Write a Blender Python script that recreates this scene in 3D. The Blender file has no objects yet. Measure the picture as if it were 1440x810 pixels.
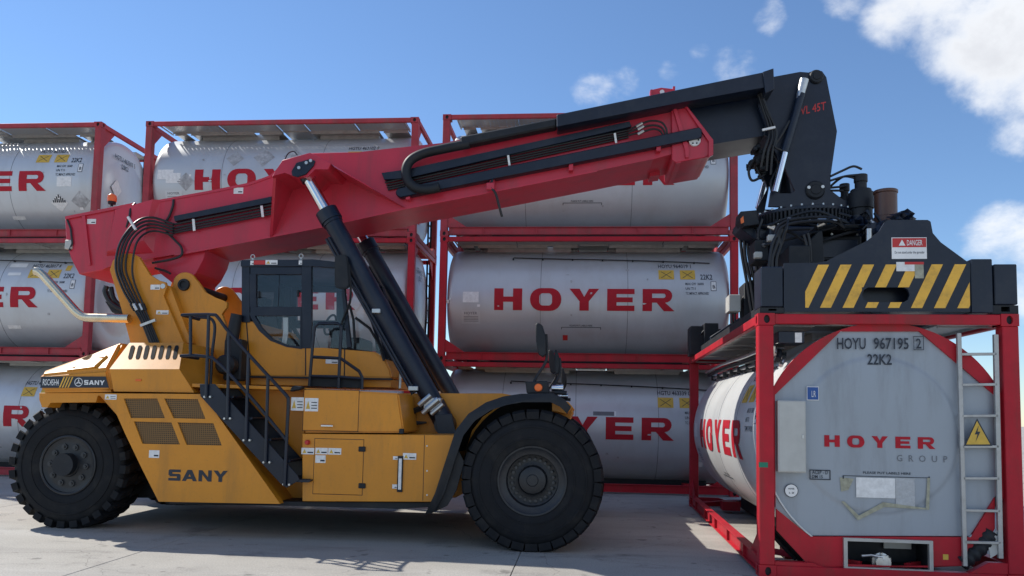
import bpy, bmesh, math, random
from mathutils import Vector, Matrix
from mathutils.geometry import tessellate_polygon
random.seed(7)
scene = bpy.context.scene
COL = scene.collection
R = math.radians

# ------------------------------------------------------------------ camera
cam_data = bpy.data.cameras.new('camera')
cam = bpy.data.objects.new('camera', cam_data); COL.objects.link(cam)
cam_data.sensor_width = 36.0
cam_data.lens = 36.0 * 1087.18 / 1440
cam_data.shift_y = 0.06761
cam_data.clip_start = 0.05; cam_data.clip_end = 3000
cam.matrix_world = Matrix(((0.996012, -0.012382, 0.088353, 0.0000), (0.087196, -0.074441, -0.993406, 0.0000), (0.018878, 0.997149, -0.073065, 1.5402), (0, 0, 0, 1)))
scene.camera = cam

# ------------------------------------------------------------------ sky and sun
SUN_TO = Vector((1.0, -0.52, -1.0)).normalized()       # the way the sunlight travels
SUN_EL = math.asin(-SUN_TO.z)
SUN_AZ = math.atan2(-SUN_TO.x, -SUN_TO.y)                # clockwise from +Y
sun_data = bpy.data.lights.new('sun', 'SUN')
sun_data.energy = 4.8; sun_data.angle = R(0.53); sun_data.color = (1.0, 0.95, 0.87)
sun = bpy.data.objects.new('sun', sun_data); COL.objects.link(sun)
sun.rotation_euler = SUN_TO.to_track_quat('-Z', 'Y').to_euler()
sun.location = (-20, 20, 30)

world = bpy.data.worlds.new('World'); scene.world = world; world.use_nodes = True
def build_world():
    nt = world.node_tree; nt.nodes.clear(); N = nt.nodes.new; L = nt.links.new
    out = N('ShaderNodeOutputWorld'); bg = N('ShaderNodeBackground')
    sky = N('ShaderNodeTexSky'); sky.sky_type = 'NISHITA'; sky.sun_disc = False
    sky.sun_elevation = SUN_EL; sky.sun_rotation = SUN_AZ
    sky.altitude = 60; sky.air_density = 1.0; sky.dust_density = 0.0; sky.ozone_density = 6.0
    bg.inputs['Strength'].default_value = 0.14
    tc = N('ShaderNodeTexCoord')
    nrm = N('ShaderNodeVectorMath'); nrm.operation = 'NORMALIZE'; L(tc.outputs['Generated'], nrm.inputs[0])
    def math_(op, a, b=None, clamp=False):
        m = N('ShaderNodeMath'); m.operation = op; m.use_clamp = clamp
        for i, v in enumerate((a, b)):
            if v is None: continue
            if isinstance(v, (int, float)): m.inputs[i].default_value = v
            else: L(v, m.inputs[i])
        return m.outputs[0]
    def noise(scale, det, rough, off, stretch=1.0):
        mp = N('ShaderNodeMapping'); mp.inputs['Location'].default_value = off
        mp.inputs['Scale'].default_value = (1, 1, stretch)
        L(nrm.outputs[0], mp.inputs['Vector'])
        n = N('ShaderNodeTexNoise'); n.inputs['Scale'].default_value = scale
        n.inputs['Detail'].default_value = det; n.inputs['Roughness'].default_value = rough
        n.inputs['Distortion'].default_value = 0.25
        L(mp.outputs[0], n.inputs['Vector']); return n.outputs['Fac']
    fine = noise(6.5, 8, 0.57, (3.1, 1.7, 0.4), 1.5)
    broad = noise(1.7, 3, 0.5, (0.3, 5.2, 2.0), 1.3)
    # banks of cumulus, seen ones and ones added out of view: soft weights round the directions they stand in, broken up by the noise
    def bank(d, inner, outer, w):
        d = Vector(d).normalized()
        dt = N('ShaderNodeVectorMath'); dt.operation = 'DOT_PRODUCT'
        L(nrm.outputs[0], dt.inputs[0]); dt.inputs[1].default_value = d
        mr = N('ShaderNodeMapRange'); mr.interpolation_type = 'SMOOTHSTEP'
        mr.inputs['From Min'].default_value = math.cos(R(outer)); mr.inputs['From Max'].default_value = math.cos(R(inner))
        mr.inputs['To Max'].default_value = w
        L(dt.outputs['Value'], mr.inputs['Value']); return mr.outputs[0]
    banks = [((0.480, 0.780, 0.405), 4.0, 9.5, 0.54), ((0.405, 0.815, 0.425), 2.0, 5.5, 0.50), ((0.345, 0.830, 0.455), 1.0, 4.6, 0.48), ((0.290, 0.830, 0.485), 1.0, 4.2, 0.46), ((0.466, 0.820, 0.33), 1.0, 4.6, 0.48),
             ((0.505, 0.850, 0.165), 2.0, 6.6, 0.52), ((0.465, 0.862, 0.195), 0.5, 4.0, 0.44), ((0.60, 0.79, 0.12), 3, 9, 0.45),
             ((0.208, 0.866, 0.456), 0.3, 2.0, 0.50), ((0.172, 0.893, 0.416), 0.1, 2.4, 0.33),
             ((0.012, 0.92, 0.392), 0.2, 2.4, 0.33), ((0.042, 0.918, 0.395), 0.2, 2.6, 0.27), ((0.136, 0.893, 0.428), 0.1, 1.3, 0.34), ((0.105, 0.905, 0.41), 0.1, 1.6, 0.27),
             ((0.9, 0.2, 0.35), 8, 30, 0.46), ((0.3, -0.9, 0.4), 8, 36, 0.44), ((-0.7, -0.6, 0.3), 8, 30, 0.44), ((0.75, -0.5, 0.25), 8, 30, 0.46), ((-0.1, -0.6, 0.8), 6, 26, 0.42)]  # unseen banks beside and behind the camera, added to whiten the fill light
    s = None
    for b in banks:
        o = bank(*b); s = o if s is None else math_('MAXIMUM', s, o)
    curl = noise(21.0, 6, 0.6, (1.3, 4.7, 2.2), 1.3)
    dens = math_('ADD', math_('ADD', math_('SUBTRACT', math_('MULTIPLY', fine, 1.15), 0.82), s), math_('MULTIPLY', math_('SUBTRACT', curl, 0.5), 0.34))
    mask = N('ShaderNodeMapRange'); mask.interpolation_type = 'SMOOTHSTEP'
    mask.inputs['From Min'].default_value = 0.0; mask.inputs['From Max'].default_value = 0.40
    L(dens, mask.inputs['Value'])
    thick = N('ShaderNodeMapRange'); thick.interpolation_type = 'SMOOTHSTEP'
    thick.inputs['From Min'].default_value = 0.14; thick.inputs['From Max'].default_value = 0.55
    L(math_('ADD', dens, math_('MULTIPLY', math_('SUBTRACT', broad, 0.5), 0.35)), thick.inputs['Value'])
    cc = N('ShaderNodeMixRGB'); cc.inputs[1].default_value = (6.6, 6.8, 7.1, 1); cc.inputs[2].default_value = (5.0, 5.15, 5.5, 1)
    L(thick.outputs[0], cc.inputs[0])
    mix = N('ShaderNodeMixRGB'); L(mask.outputs[0], mix.inputs[0])
    L(sky.outputs[0], mix.inputs[1]); L(cc.outputs[0], mix.inputs[2])
    L(mix.outputs[0], bg.inputs['Color']); L(bg.outputs[0], out.inputs['Surface'])
build_world()
vs = scene.view_settings
vs.view_transform = 'Standard'; vs.look = 'None'; vs.exposure = 0.15; vs.gamma = 1.0; vs.use_curve_mapping = False
scene.cycles.max_bounces = 8; scene.cycles.diffuse_bounces = 4; scene.cycles.transparent_max_bounces = 12

# ------------------------------------------------------------------ materials
MATS = {}
def material(name, col, rough=0.5, metal=0.0, var=0.12, scale=3.0, bump=0.0, bscale=40.0, dirt=None, dirt_amt=0.0, dirt_scale=2.0,
             streak=False, coat=0.0, rnd=0.0, spec=0.5, grain=False):
    """Principled paint / metal / rubber with mottling, dirt patches and fine relief."""
    m = bpy.data.materials.new(name); m.use_nodes = True; nt = m.node_tree; N = nt.nodes.new; L = nt.links.new
    b = nt.nodes['Principled BSDF']
    tc = N('ShaderNodeTexCoord'); geo = N('ShaderNodeNewGeometry')
    vec = geo.outputs['Position']
    n1 = N('ShaderNodeTexNoise'); n1.inputs['Scale'].default_value = scale; n1.inputs['Detail'].default_value = 6; n1.inputs['Roughness'].default_value = 0.6
    L(vec, n1.inputs['Vector'])
    mr = N('ShaderNodeMapRange'); mr.inputs['From Min'].default_value = 0.3; mr.inputs['From Max'].default_value = 0.7
    mr.inputs['To Min'].default_value = 1 - var; mr.inputs['To Max'].default_value = 1 + var
    L(n1.outputs['Fac'], mr.inputs['Value'])
    mul = N('ShaderNodeMixRGB'); mul.blend_type = 'MULTIPLY'; mul.inputs[0].default_value = 1
    mul.inputs[1].default_value = (*col, 1); L(mr.outputs[0], mul.inputs[2])
    colour = mul.outputs[0]
    if rnd:
        oi = N('ShaderNodeObjectInfo'); hs = N('ShaderNodeHueSaturation')
        r2 = N('ShaderNodeMapRange'); r2.inputs['To Min'].default_value = 1 - rnd; r2.inputs['To Max'].default_value = 1 + rnd
        L(oi.outputs['Random'], r2.inputs['Value']); L(r2.outputs[0], hs.inputs['Value']); L(colour, hs.inputs['Color']); colour = hs.outputs[0]
    if dirt is not None:
        mp = N('ShaderNodeMapping'); mp.inputs['Scale'].default_value = (1, 1, 0.18 if streak else 1); L(vec, mp.inputs['Vector'])
        n2 = N('ShaderNodeTexNoise'); n2.inputs['Scale'].default_value = dirt_scale; n2.inputs['Detail'].default_value = 8; n2.inputs['Roughness'].default_value = 0.68
        L(mp.outputs[0], n2.inputs['Vector'])
        r3 = N('ShaderNodeMapRange'); r3.interpolation_type = 'SMOOTHSTEP'; r3.inputs['From Min'].default_value = 0.47; r3.inputs['From Max'].default_value = 0.72; r3.inputs['To Max'].default_value = dirt_amt
        L(n2.outputs['Fac'], r3.inputs['Value'])
        mx = N('ShaderNodeMixRGB'); mx.inputs[2].default_value = (*dirt, 1); L(r3.outputs[0], mx.inputs[0]); L(colour, mx.inputs[1]); colour = mx.outputs[0]
    if grain:      # fine dust and small chips
        n4 = N('ShaderNodeTexNoise'); n4.inputs['Scale'].default_value = 28; n4.inputs['Detail'].default_value = 8; n4.inputs['Roughness'].default_value = 0.75; L(vec, n4.inputs['Vector'])
        r4 = N('ShaderNodeMapRange'); r4.inputs['From Min'].default_value = 0.56; r4.inputs['From Max'].default_value = 0.72; r4.inputs['To Max'].default_value = 0.5; L(n4.outputs['Fac'], r4.inputs['Value'])
        mg = N('ShaderNodeMixRGB'); mg.inputs[2].default_value = (col[0] * 0.5 + 0.04, col[1] * 0.5 + 0.033, col[2] * 0.5 + 0.027, 1); L(r4.outputs[0], mg.inputs[0]); L(colour, mg.inputs[1]); colour = mg.outputs[0]
    L(colour, b.inputs['Base Color'])
    rr = N('ShaderNodeMapRange'); rr.inputs['To Min'].default_value = max(0.02, rough - 0.1); rr.inputs['To Max'].default_value = min(1, rough + 0.12)
    L(n1.outputs['Fac'], rr.inputs['Value']); L(rr.outputs[0], b.inputs['Roughness'])
    b.inputs['Metallic'].default_value = metal
    b.inputs['Specular IOR Level'].default_value = spec
    if coat: b.inputs['Coat Weight'].default_value = coat; b.inputs['Coat Roughness'].default_value = 0.15
    if bump:
        n3 = N('ShaderNodeTexNoise'); n3.inputs['Scale'].default_value = bscale; n3.inputs['Detail'].default_value = 4; L(vec, n3.inputs['Vector'])
        bp = N('ShaderNodeBump'); bp.inputs['Strength'].default_value = bump; bp.inputs['Distance'].default_value = 0.01
        L(n3.outputs['Fac'], bp.inputs['Height']); L(bp.outputs[0], b.inputs['Normal'])
    MATS[name] = m; return m
GRIME = (0.09, 0.075, 0.06)
material('frame_red', (0.46, 0.016, 0.030), 0.45, spec=0.25, var=0.14, dirt=(0.16, 0.05, 0.04), dirt_amt=0.5, dirt_scale=3, streak=True, grain=True, bump=0.06, bscale=5)
material('frame_red_old', (0.40, 0.05, 0.065), 0.6, spec=0.3, var=0.2, dirt=(0.2, 0.1, 0.09), dirt_amt=0.6, dirt_scale=4, streak=True, grain=True)
material('boom_red', (0.55, 0.025, 0.055), 0.36, var=0.10, scale=1.4, dirt=(0.26, 0.05, 0.055), dirt_amt=0.5, dirt_scale=2.5, streak=True, coat=0.1, bump=0.1, bscale=2.0, grain=True)
material('yellow', (0.68, 0.268, 0.020), 0.38, spec=0.45, var=0.07, scale=1.5, dirt=(0.34, 0.16, 0.035), dirt_amt=0.45, dirt_scale=3.2, streak=True, bump=0.12, bscale=2.5, grain=True)
material('stripe_yellow', (0.86, 0.48, 0.06), 0.5, var=0.12, scale=5, dirt=(0.35, 0.2, 0.05), dirt_amt=0.6, dirt_scale=6, grain=True)
material('black_paint', (0.0045, 0.0105, 0.026), 0.36, spec=0.45, var=0.25, dirt=(0.026, 0.030, 0.038), dirt_amt=0.5, dirt_scale=3, bump=0.08, bscale=3, grain=True)
material('black_matt', (0.011, 0.014, 0.019), 0.58, spec=0.4, var=0.3, dirt=(0.045, 0.043, 0.04), dirt_amt=0.4, dirt_scale=5)
material('rubber', (0.0075, 0.009, 0.012), 0.72, spec=0.28, var=0.3, scale=5, bump=0.25, bscale=30, dirt=(0.036, 0.034, 0.031), dirt_amt=0.5, dirt_scale=4)
material('rim_paint', (0.013, 0.016, 0.021), 0.42, var=0.2, scale=8, dirt=(0.04, 0.038, 0.035), dirt_amt=0.5, dirt_scale=8)
material('nut_steel', (0.05, 0.053, 0.058), 0.4, 0.3, var=0.2, scale=20)
material('hose', (0.012, 0.013, 0.016), 0.42, var=0.2, scale=20)
material('chrome', (0.78, 0.78, 0.79), 0.12, 1.0, var=0.05)
material('steel', (0.55, 0.55, 0.54), 0.35, 0.9, var=0.15, scale=12)
material('exhaust', (0.76, 0.66, 0.48), 0.26, 1.0, var=0.12, scale=8)
material('bolt', (0.6, 0.6, 0.58), 0.35, 0.8)
material('aluminium', (0.44, 0.44, 0.43), 0.45, 0.6, var=0.12, scale=8, dirt=(0.3, 0.29, 0.27), dirt_amt=0.5, dirt_scale=6)
material('light_grey', (0.50, 0.50, 0.47), 0.5, var=0.07, scale=8)
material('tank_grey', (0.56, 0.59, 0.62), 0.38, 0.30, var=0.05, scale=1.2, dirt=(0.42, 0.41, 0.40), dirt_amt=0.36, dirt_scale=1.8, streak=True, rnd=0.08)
material('end_shaded', (0.33, 0.37, 0.415), 0.34, 0.05, var=0.04, scale=1.2, dirt=(0.22, 0.235, 0.25), dirt_amt=0.55, dirt_scale=3, streak=True, bump=0.12, bscale=1.6)  # near tank's door end, its shade put into a darker paint
material('tank_near_lit', (0.60, 0.62, 0.62), 0.34, 0.05, var=0.04, scale=1.2, dirt=(0.30, 0.31, 0.32), dirt_amt=0.3, dirt_scale=2, streak=True)  # near tank's shell, its sunlit tone put into a lighter paint
material('tank_white', (0.72, 0.73, 0.71), 0.4, 0.0, var=0.05, scale=2, dirt=(0.45, 0.44, 0.40), dirt_amt=0.4, dirt_scale=3, streak=True)
material('letter_red', (0.44, 0.012, 0.026), 0.5, spec=0.25, var=0.1, scale=8)
material('letter_navy', (0.022, 0.03, 0.045), 0.55)
material('letter_grey', (0.16, 0.17, 0.19), 0.55)
material('seam', (0.20, 0.21, 0.23), 0.5, 0.3, var=0.3, scale=4)
material('letter_white', (0.8, 0.8, 0.79), 0.5)
material('sticker_white', (0.78, 0.78, 0.77), 0.5, var=0.15, scale=18)
material('sticker_yellow', (0.66, 0.42, 0.06), 0.5, var=0.12, scale=14)
material('sticker_blue', (0.02, 0.09, 0.33), 0.45)
material('sticker_green', (0.01, 0.2, 0.12), 0.5)
material('sign_red', (0.52, 0.03, 0.03), 0.45)
material('orange_glow', (0.85, 0.16, 0.02), 0.3)
material('tape', (0.34, 0.335, 0.25), 0.35, var=0.3, scale=20)
material('film', (0.44, 0.46, 0.48), 0.12, var=0.1, scale=30, bump=0.4, bscale=40)
material('brown_filter', (0.10, 0.045, 0.03), 0.35)
material('blue_cap', (0.02, 0.09, 0.2), 0.4)
material('slot_shade', (0.004, 0.004, 0.005), 0.9)
material('scuffed', (0.36, 0.365, 0.375), 0.6, var=0.4, scale=9, dirt=(0.60, 0.62, 0.64), dirt_amt=0.9, dirt_scale=7)
material('seat', (0.03, 0.032, 0.036), 0.8)
material('bark', (0.12, 0.09, 0.07), 0.9, bump=0.4)
material('leaf', (0.05, 0.085, 0.025), 0.6, var=0.4, scale=2)

def glass_material():
    m = bpy.data.materials.new('cab_glass'); m.use_nodes = True; nt = m.node_tree; nt.nodes.clear(); N = nt.nodes.new; L = nt.links.new
    o = N('ShaderNodeOutputMaterial'); t = N('ShaderNodeBsdfTransparent'); t.inputs[0].default_value = (0.96, 0.972, 0.972, 1)
    g = N('ShaderNodeBsdfGlossy'); g.inputs['Roughness'].default_value = 0.03
    f = N('ShaderNodeFresnel'); f.inputs[0].default_value = 1.5; mx = N('ShaderNodeMixShader')
    L(f.outputs[0], mx.inputs[0]); L(t.outputs[0], mx.inputs[1]); L(g.outputs[0], mx.inputs[2]); L(mx.outputs[0], o.inputs[0]); MATS['cab_glass'] = m
glass_material()

def mesh_material(name, dark, light, sc):
    """woven wire mesh: bright wires over dark gaps"""
    m = bpy.data.materials.new(name); m.use_nodes = True; nt = m.node_tree; N = nt.nodes.new; L = nt.links.new; b = nt.nodes['Principled BSDF']
    geo = N('ShaderNodeNewGeometry'); sep = N('ShaderNodeSeparateXYZ'); L(geo.outputs['Position'], sep.inputs[0])
    outs = []
    for ax in (0, 2):
        a = N('ShaderNodeMath'); a.operation = 'MULTIPLY'; a.inputs[1].default_value = sc; L(sep.outputs[ax], a.inputs[0])
        s = N('ShaderNodeMath'); s.operation = 'SINE'; L(a.outputs[0], s.inputs[0])
        g = N('ShaderNodeMath'); g.operation = 'GREATER_THAN'; g.inputs[1].default_value = 0.3; L(s.outputs[0], g.inputs[0]); outs.append(g.outputs[0])
    mx = N('ShaderNodeMath'); mx.operation = 'MAXIMUM'; L(outs[0], mx.inputs[0]); L(outs[1], mx.inputs[1])
    c = N('ShaderNodeMixRGB'); c.inputs[1].default_value = (*dark, 1); c.inputs[2].default_value = (*light, 1); L(mx.outputs[0], c.inputs[0])
    L(c.outputs[0], b.inputs['Base Color']); b.inputs['Roughness'].default_value = 0.6; MATS[name] = m
mesh_material('grille_mesh', (0.035, 0.022, 0.01), (0.22, 0.115, 0.03), 260.0)

def grating_material():
    m = bpy.data.materials.new('grating'); m.use_nodes = True; nt = m.node_tree; nt.nodes.clear(); N = nt.nodes.new; L = nt.links.new
    o = N('ShaderNodeOutputMaterial'); p = N('ShaderNodeBsdfPrincipled'); p.inputs['Base Color'].default_value = (0.46, 0.46, 0.45, 1); p.inputs['Metallic'].default_value = 0.5; p.inputs['Roughness'].default_value = 0.5
    geo = N('ShaderNodeNewGeometry'); v = N('ShaderNodeTexVoronoi'); v.inputs['Scale'].default_value = 11.0; v.inputs['Randomness'].default_value = 0.15; L(geo.outputs['Position'], v.inputs['Vector'])
    lt = N('ShaderNodeMath'); lt.operation = 'LESS_THAN'; lt.inputs[1].default_value = 0.15; L(v.outputs['Distance'], lt.inputs[0])
    t = N('ShaderNodeBsdfTransparent'); mx = N('ShaderNodeMixShader'); L(lt.outputs[0], mx.inputs[0]); L(p.outputs[0], mx.inputs[1]); L(t.outputs[0], mx.inputs[2]); L(mx.outputs[0], o.inputs[0]); MATS['grating'] = m
grating_material()

def concrete_material():
    m = bpy.data.materials.new('concrete'); m.use_nodes = True; nt = m.node_tree; N = nt.nodes.new; L = nt.links.new; b = nt.nodes['Principled BSDF']
    geo = N('ShaderNodeNewGeometry'); oi = N('ShaderNodeObjectInfo')
    def noise(s, d, r, sc=(1, 1, 1)):
        mp = N('ShaderNodeMapping'); mp.inputs['Scale'].default_value = sc; L(geo.outputs['Position'], mp.inputs['Vector'])
        n = N('ShaderNodeTexNoise'); n.inputs['Scale'].default_value = s; n.inputs['Detail'].default_value = d; n.inputs['Roughness'].default_value = r; L(mp.outputs[0], n.inputs['Vector']); return n.outputs['Fac']
    def rng(v, a, b_, c, d, sm=False):
        r = N('ShaderNodeMapRange'); r.inputs['From Min'].default_value = a; r.inputs['From Max'].default_value = b_; r.inputs['To Min'].default_value = c; r.inputs['To Max'].default_value = d
        if sm: r.interpolation_type = 'SMOOTHSTEP'
        L(v, r.inputs['Value']); return r.outputs[0]
    def mixc(f, c1, c2, mode='MIX'):
        x = N('ShaderNodeMixRGB'); x.blend_type = mode
        for i, v in ((0, f), (1, c1), (2, c2)):
            if isinstance(v, tuple): x.inputs[i].default_value = (*v, 1)
            elif isinstance(v, float): x.inputs[i].default_value = v
            else: L(v, x.inputs[i])
        return x.outputs[0]
    base = mixc(rng(noise(0.55, 8, 0.6), 0.3, 0.7, 0, 1), (0.355, 0.335, 0.297), (0.455, 0.435, 0.39))
    sweep = rng(noise(1.3, 7, 0.62, (0.3, 1.1, 1)), 0.46, 0.72, 0, 0.32, True)       # tyre-swept streaks along the lane
    c = mixc(sweep, base, (0.23, 0.22, 0.205))
    stain = rng(noise(0.9, 7, 0.7), 0.55, 0.70, 0, 0.6, True)
    c = mixc(stain, c, (0.16, 0.152, 0.142))
    band = rng(noise(0.8, 6, 0.58, (0.12, 1.3, 1)), 0.5, 0.70, 0, 0.5, True)      # paler washed bands
    c = mixc(band, c, (0.50, 0.485, 0.45))
    scrub = rng(noise(1.9, 8, 0.72, (0.38, 1.3, 1)), 0.54, 0.72, 0, 0.5, True)   # rubber marks
    c = mixc(scrub, c, (0.13, 0.125, 0.118))
    speck = rng(noise(60, 3, 0.6), 0.35, 0.65, 0.82, 1.14)
    c = mixc(1.0, c, speck, 'MULTIPLY')
    ck = N('ShaderNodeTexVoronoi'); ck.feature = 'DISTANCE_TO_EDGE'; ck.inputs['Scale'].default_value = 0.33
    wob = N('ShaderNodeTexNoise'); wob.inputs['Scale'].default_value = 1.3; wob.inputs['Detail'].default_value = 6; L(geo.outputs['Position'], wob.inputs['Vector'])
    av = N('ShaderNodeVectorMath'); av.operation = 'ADD'; L(geo.outputs['Position'], av.inputs[0]); L(wob.outputs['Color'], av.inputs[1]); L(av.outputs[0], ck.inputs['Vector'])
    c = mixc(rng(ck.outputs['Distance'], 0.0005, 0.0028, 0.55, 0.0), c, (0.12, 0.115, 0.105))
    oil = rng(noise(3.2, 3, 0.5), 0.64, 0.72, 0, 0.6, True)
    c = mixc(oil, c, (0.10, 0.095, 0.088))
    spots = N('ShaderNodeTexVoronoi'); spots.inputs['Scale'].default_value = 1.1; L(geo.outputs['Position'], spots.inputs['Vector'])
    c = mixc(rng(spots.outputs['Distance'], 0.015, 0.05, 0.55, 0.0, True), c, (0.06, 0.055, 0.05))
    tone = rng(oi.outputs['Random'], 0, 1, 0.94, 1.05)
    c = mixc(1.0, c, tone, 'MULTIPLY')
    L(c, b.inputs['Base Color']); b.inputs['Roughness'].default_value = 0.85
    bp = N('ShaderNodeBump'); bp.inputs['Strength'].default_value = 0.25; bp.inputs['Distance'].default_value = 0.01
    L(noise(35, 6, 0.7), bp.inputs['Height']); L(bp.outputs[0], b.inputs['Normal']); MATS['concrete'] = m
concrete_material()

# ------------------------------------------------------------------ geometry helpers
class G:
    """collects faces of one mesh"""
    def __init__(s): s.v = []; s.f = []; s.m = []
    def add(s, vs, fs, mi=0):
        o = len(s.v); s.v += [tuple(v) for v in vs]
        for f in fs: s.f.append(tuple(i + o for i in f)); s.m.append(mi)
        return s
    def box(s, a, b, bev=0, mi=0):
        (x0, y0, z0), (x1, y1, z1) = a, b
        return s.prism([(x0, z0), (x1, z0), (x1, z1), (x0, z1)], y0, y1, bev, mi)
    def prism(s, pts, y0, y1, bev=0, mi=0, seg=1):
        n = len(pts)
        vs = [(p[0], y0, p[1]) for p in pts] + [(p[0], y1, p[1]) for p in pts]
        fs = [tuple(range(n)), tuple(range(2 * n - 1, n - 1, -1))] + [(i, i + n, (i + 1) % n + n, (i + 1) % n) for i in range(n)]
        if not bev: return s.add(vs, fs, mi)
        bm = bmesh.new(); bv = [bm.verts.new(v) for v in vs]
        for f in fs: bm.faces.new([bv[i] for i in f])
        bmesh.ops.bevel(bm, geom=bm.edges[:], offset=bev, segments=seg, affect='EDGES', clamp_overlap=True)
        bm.verts.index_update()
        s.add([v.co[:] for v in bm.verts], [[v.index for v in f.verts] for f in bm.faces], mi); bm.free(); return s
    def holed(s, outer, holes, y0, y1, mi=0):
        loops = [outer] + holes; flat = [p for l in loops for p in l]; n = len(flat)
        tris = tessellate_polygon([[Vector((p[0], p[1], 0)) for p in l] for l in loops])
        vs = [(p[0], y0, p[1]) for p in flat] + [(p[0], y1, p[1]) for p in flat]
        fs = [tuple(t) for t in tris] + [(t[2] + n, t[1] + n, t[0] + n) for t in tris]
        o = 0
        for l in loops:
            k = len(l); fs += [(o + i, o + (i + 1) % k, o + (i + 1) % k + n, o + i + n) for i in range(k)]; o += k
        return s.add(vs, fs, mi)
    def loft(s, A, B, mi=0, caps=True):
        n = len(A); fs = [(i, (i + 1) % n, (i + 1) % n + n, i + n) for i in range(n)]
        if caps: fs += [tuple(range(n))[::-1], tuple(range(n, 2 * n))]
        return s.add(list(A) + list(B), fs, mi)
    def plate(s, corners, nrm, t, mi=0):
        n = Vector(nrm).normalized() * t; return s.loft([Vector(c) for c in corners], [Vector(c) + n for c in corners], mi)
    def tube(s, path, r, n=8, mi=0, closed=False):
        P = [Vector(p) for p in path]; k = len(P); rs = r if isinstance(r, (list, tuple)) else [r] * k
        vs = []; fs = []; up = None
        for i, p in enumerate(P):
            a = P[i - 1] if (i or closed) else p; b = P[(i + 1) % k] if (i < k - 1 or closed) else p
            t = (b - a).normalized()
            if up is None: up = t.orthogonal().normalized()
            up = (up - t * up.dot(t))
            up = up.normalized() if up.length > 1e-6 else t.orthogonal().normalized()
            w = t.cross(up)
            for j in range(n):
                an = 2 * math.pi * j / n; vs.append(p + (up * math.cos(an) + w * math.sin(an)) * rs[i])
        for i in range(k if closed else k - 1):
            for j in range(n): fs.append((i * n + j, i * n + (j + 1) % n, ((i + 1) % k) * n + (j + 1) % n, ((i + 1) % k) * n + j))
        if not closed: fs += [tuple(range(n))[::-1], tuple(range((k - 1) * n, k * n))]
        return s.add(vs, fs, mi)
    def cyl(s, p, q, r, r2=None, n=20, mi=0): return s.tube([p, q], [r, r if r2 is None else r2], n, mi)
    def lathe(s, prof, c, axis='y', n=48, mi=0, caps=True):
        """prof: (radius, offset along the axis)"""
        vs = []; k = len(prof)
        for j in range(n):
            a = 2 * math.pi * j / n; ca, sa = math.cos(a), math.sin(a)
            for r, t in prof:
                vs.append({'y': (c[0] + r * ca, c[1] + t, c[2] + r * sa), 'x': (c[0] + t, c[1] + r * ca, c[2] + r * sa), 'z': (c[0] + r * ca, c[1] + r * sa, c[2] + t)}[axis])
        fs = [(j * k + i, ((j + 1) % n) * k + i, ((j + 1) % n) * k + i + 1, j * k + i + 1) for j in range(n) for i in range(k - 1)]
        if caps and prof[0][0] > 1e-6: fs.append(tuple(j * k for j in range(n)))
        if caps and prof[-1][0] > 1e-6: fs.append(tuple(j * k + k - 1 for j in range(n)))
        return s.add(vs, fs, mi)
    def xf(s, fn): s.v = [tuple(fn(*v)) for v in s.v]; return s
    def mesh(s, name, mats, sharp=32):
        me = bpy.data.meshes.new(name); me.from_pydata(s.v, [], s.f)
        for m in (mats if isinstance(mats, (list, tuple)) else [mats]): me.materials.append(MATS[m])
        me.polygons.foreach_set('material_index', s.m)
        bm = bmesh.new(); bm.from_mesh(me); bmesh.ops.remove_doubles(bm, verts=bm.verts, dist=1e-5); bmesh.ops.recalc_face_normals(bm, faces=bm.faces); bm.to_mesh(me); bm.free()
        me.polygons.foreach_set('use_smooth', [True] * len(me.polygons)); me.set_sharp_from_angle(angle=R(sharp)); me.update(); return me
    def obj(s, name, mats, parent=None, sharp=32): return link(name, s.mesh(name, mats, sharp), parent)

def link(name, me, parent=None):
    o = bpy.data.objects.new(name, me); COL.objects.link(o)
    if parent is not None:
        o.parent = parent
        if parent.get('_world'): o.matrix_parent_inverse = Matrix.Translation(-parent.location)
    return o
def thing(name, label, cat, loc=(0, 0, 0), rz=0.0, group=None, world=False):
    o = bpy.data.objects.new(name, None); COL.objects.link(o); o.location = loc; o.rotation_euler = (0, 0, rz); o.empty_display_size = 0.3
    o['label'] = label; o['category'] = cat
    if group: o['group'] = group
    if world: o['_world'] = 1
    return o
def smooth(pts, n=6):
    """Catmull-Rom through the points"""
    P = [Vector(p) for p in pts]; P = [P[0] * 2 - P[1]] + P + [P[-1] * 2 - P[-2]]; out = []
    for i in range(1, len(P) - 2):
        a, b, c, d = P[i - 1:i + 3]
        for k in range(n):
            t = k / n; out.append(0.5 * ((2 * b) + (c - a) * t + (2 * a - 5 * b + 4 * c - d) * t * t + (3 * b - a - 3 * c + d) * t ** 3))
    return out + [P[-2]]
def arc(cx, cz, r, a0, a1, n=10, rz=None): return [(cx + r * math.cos(R(a0 + (a1 - a0) * i / n)), cz + (rz or r) * math.sin(R(a0 + (a1 - a0) * i / n))) for i in range(n + 1)]

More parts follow.
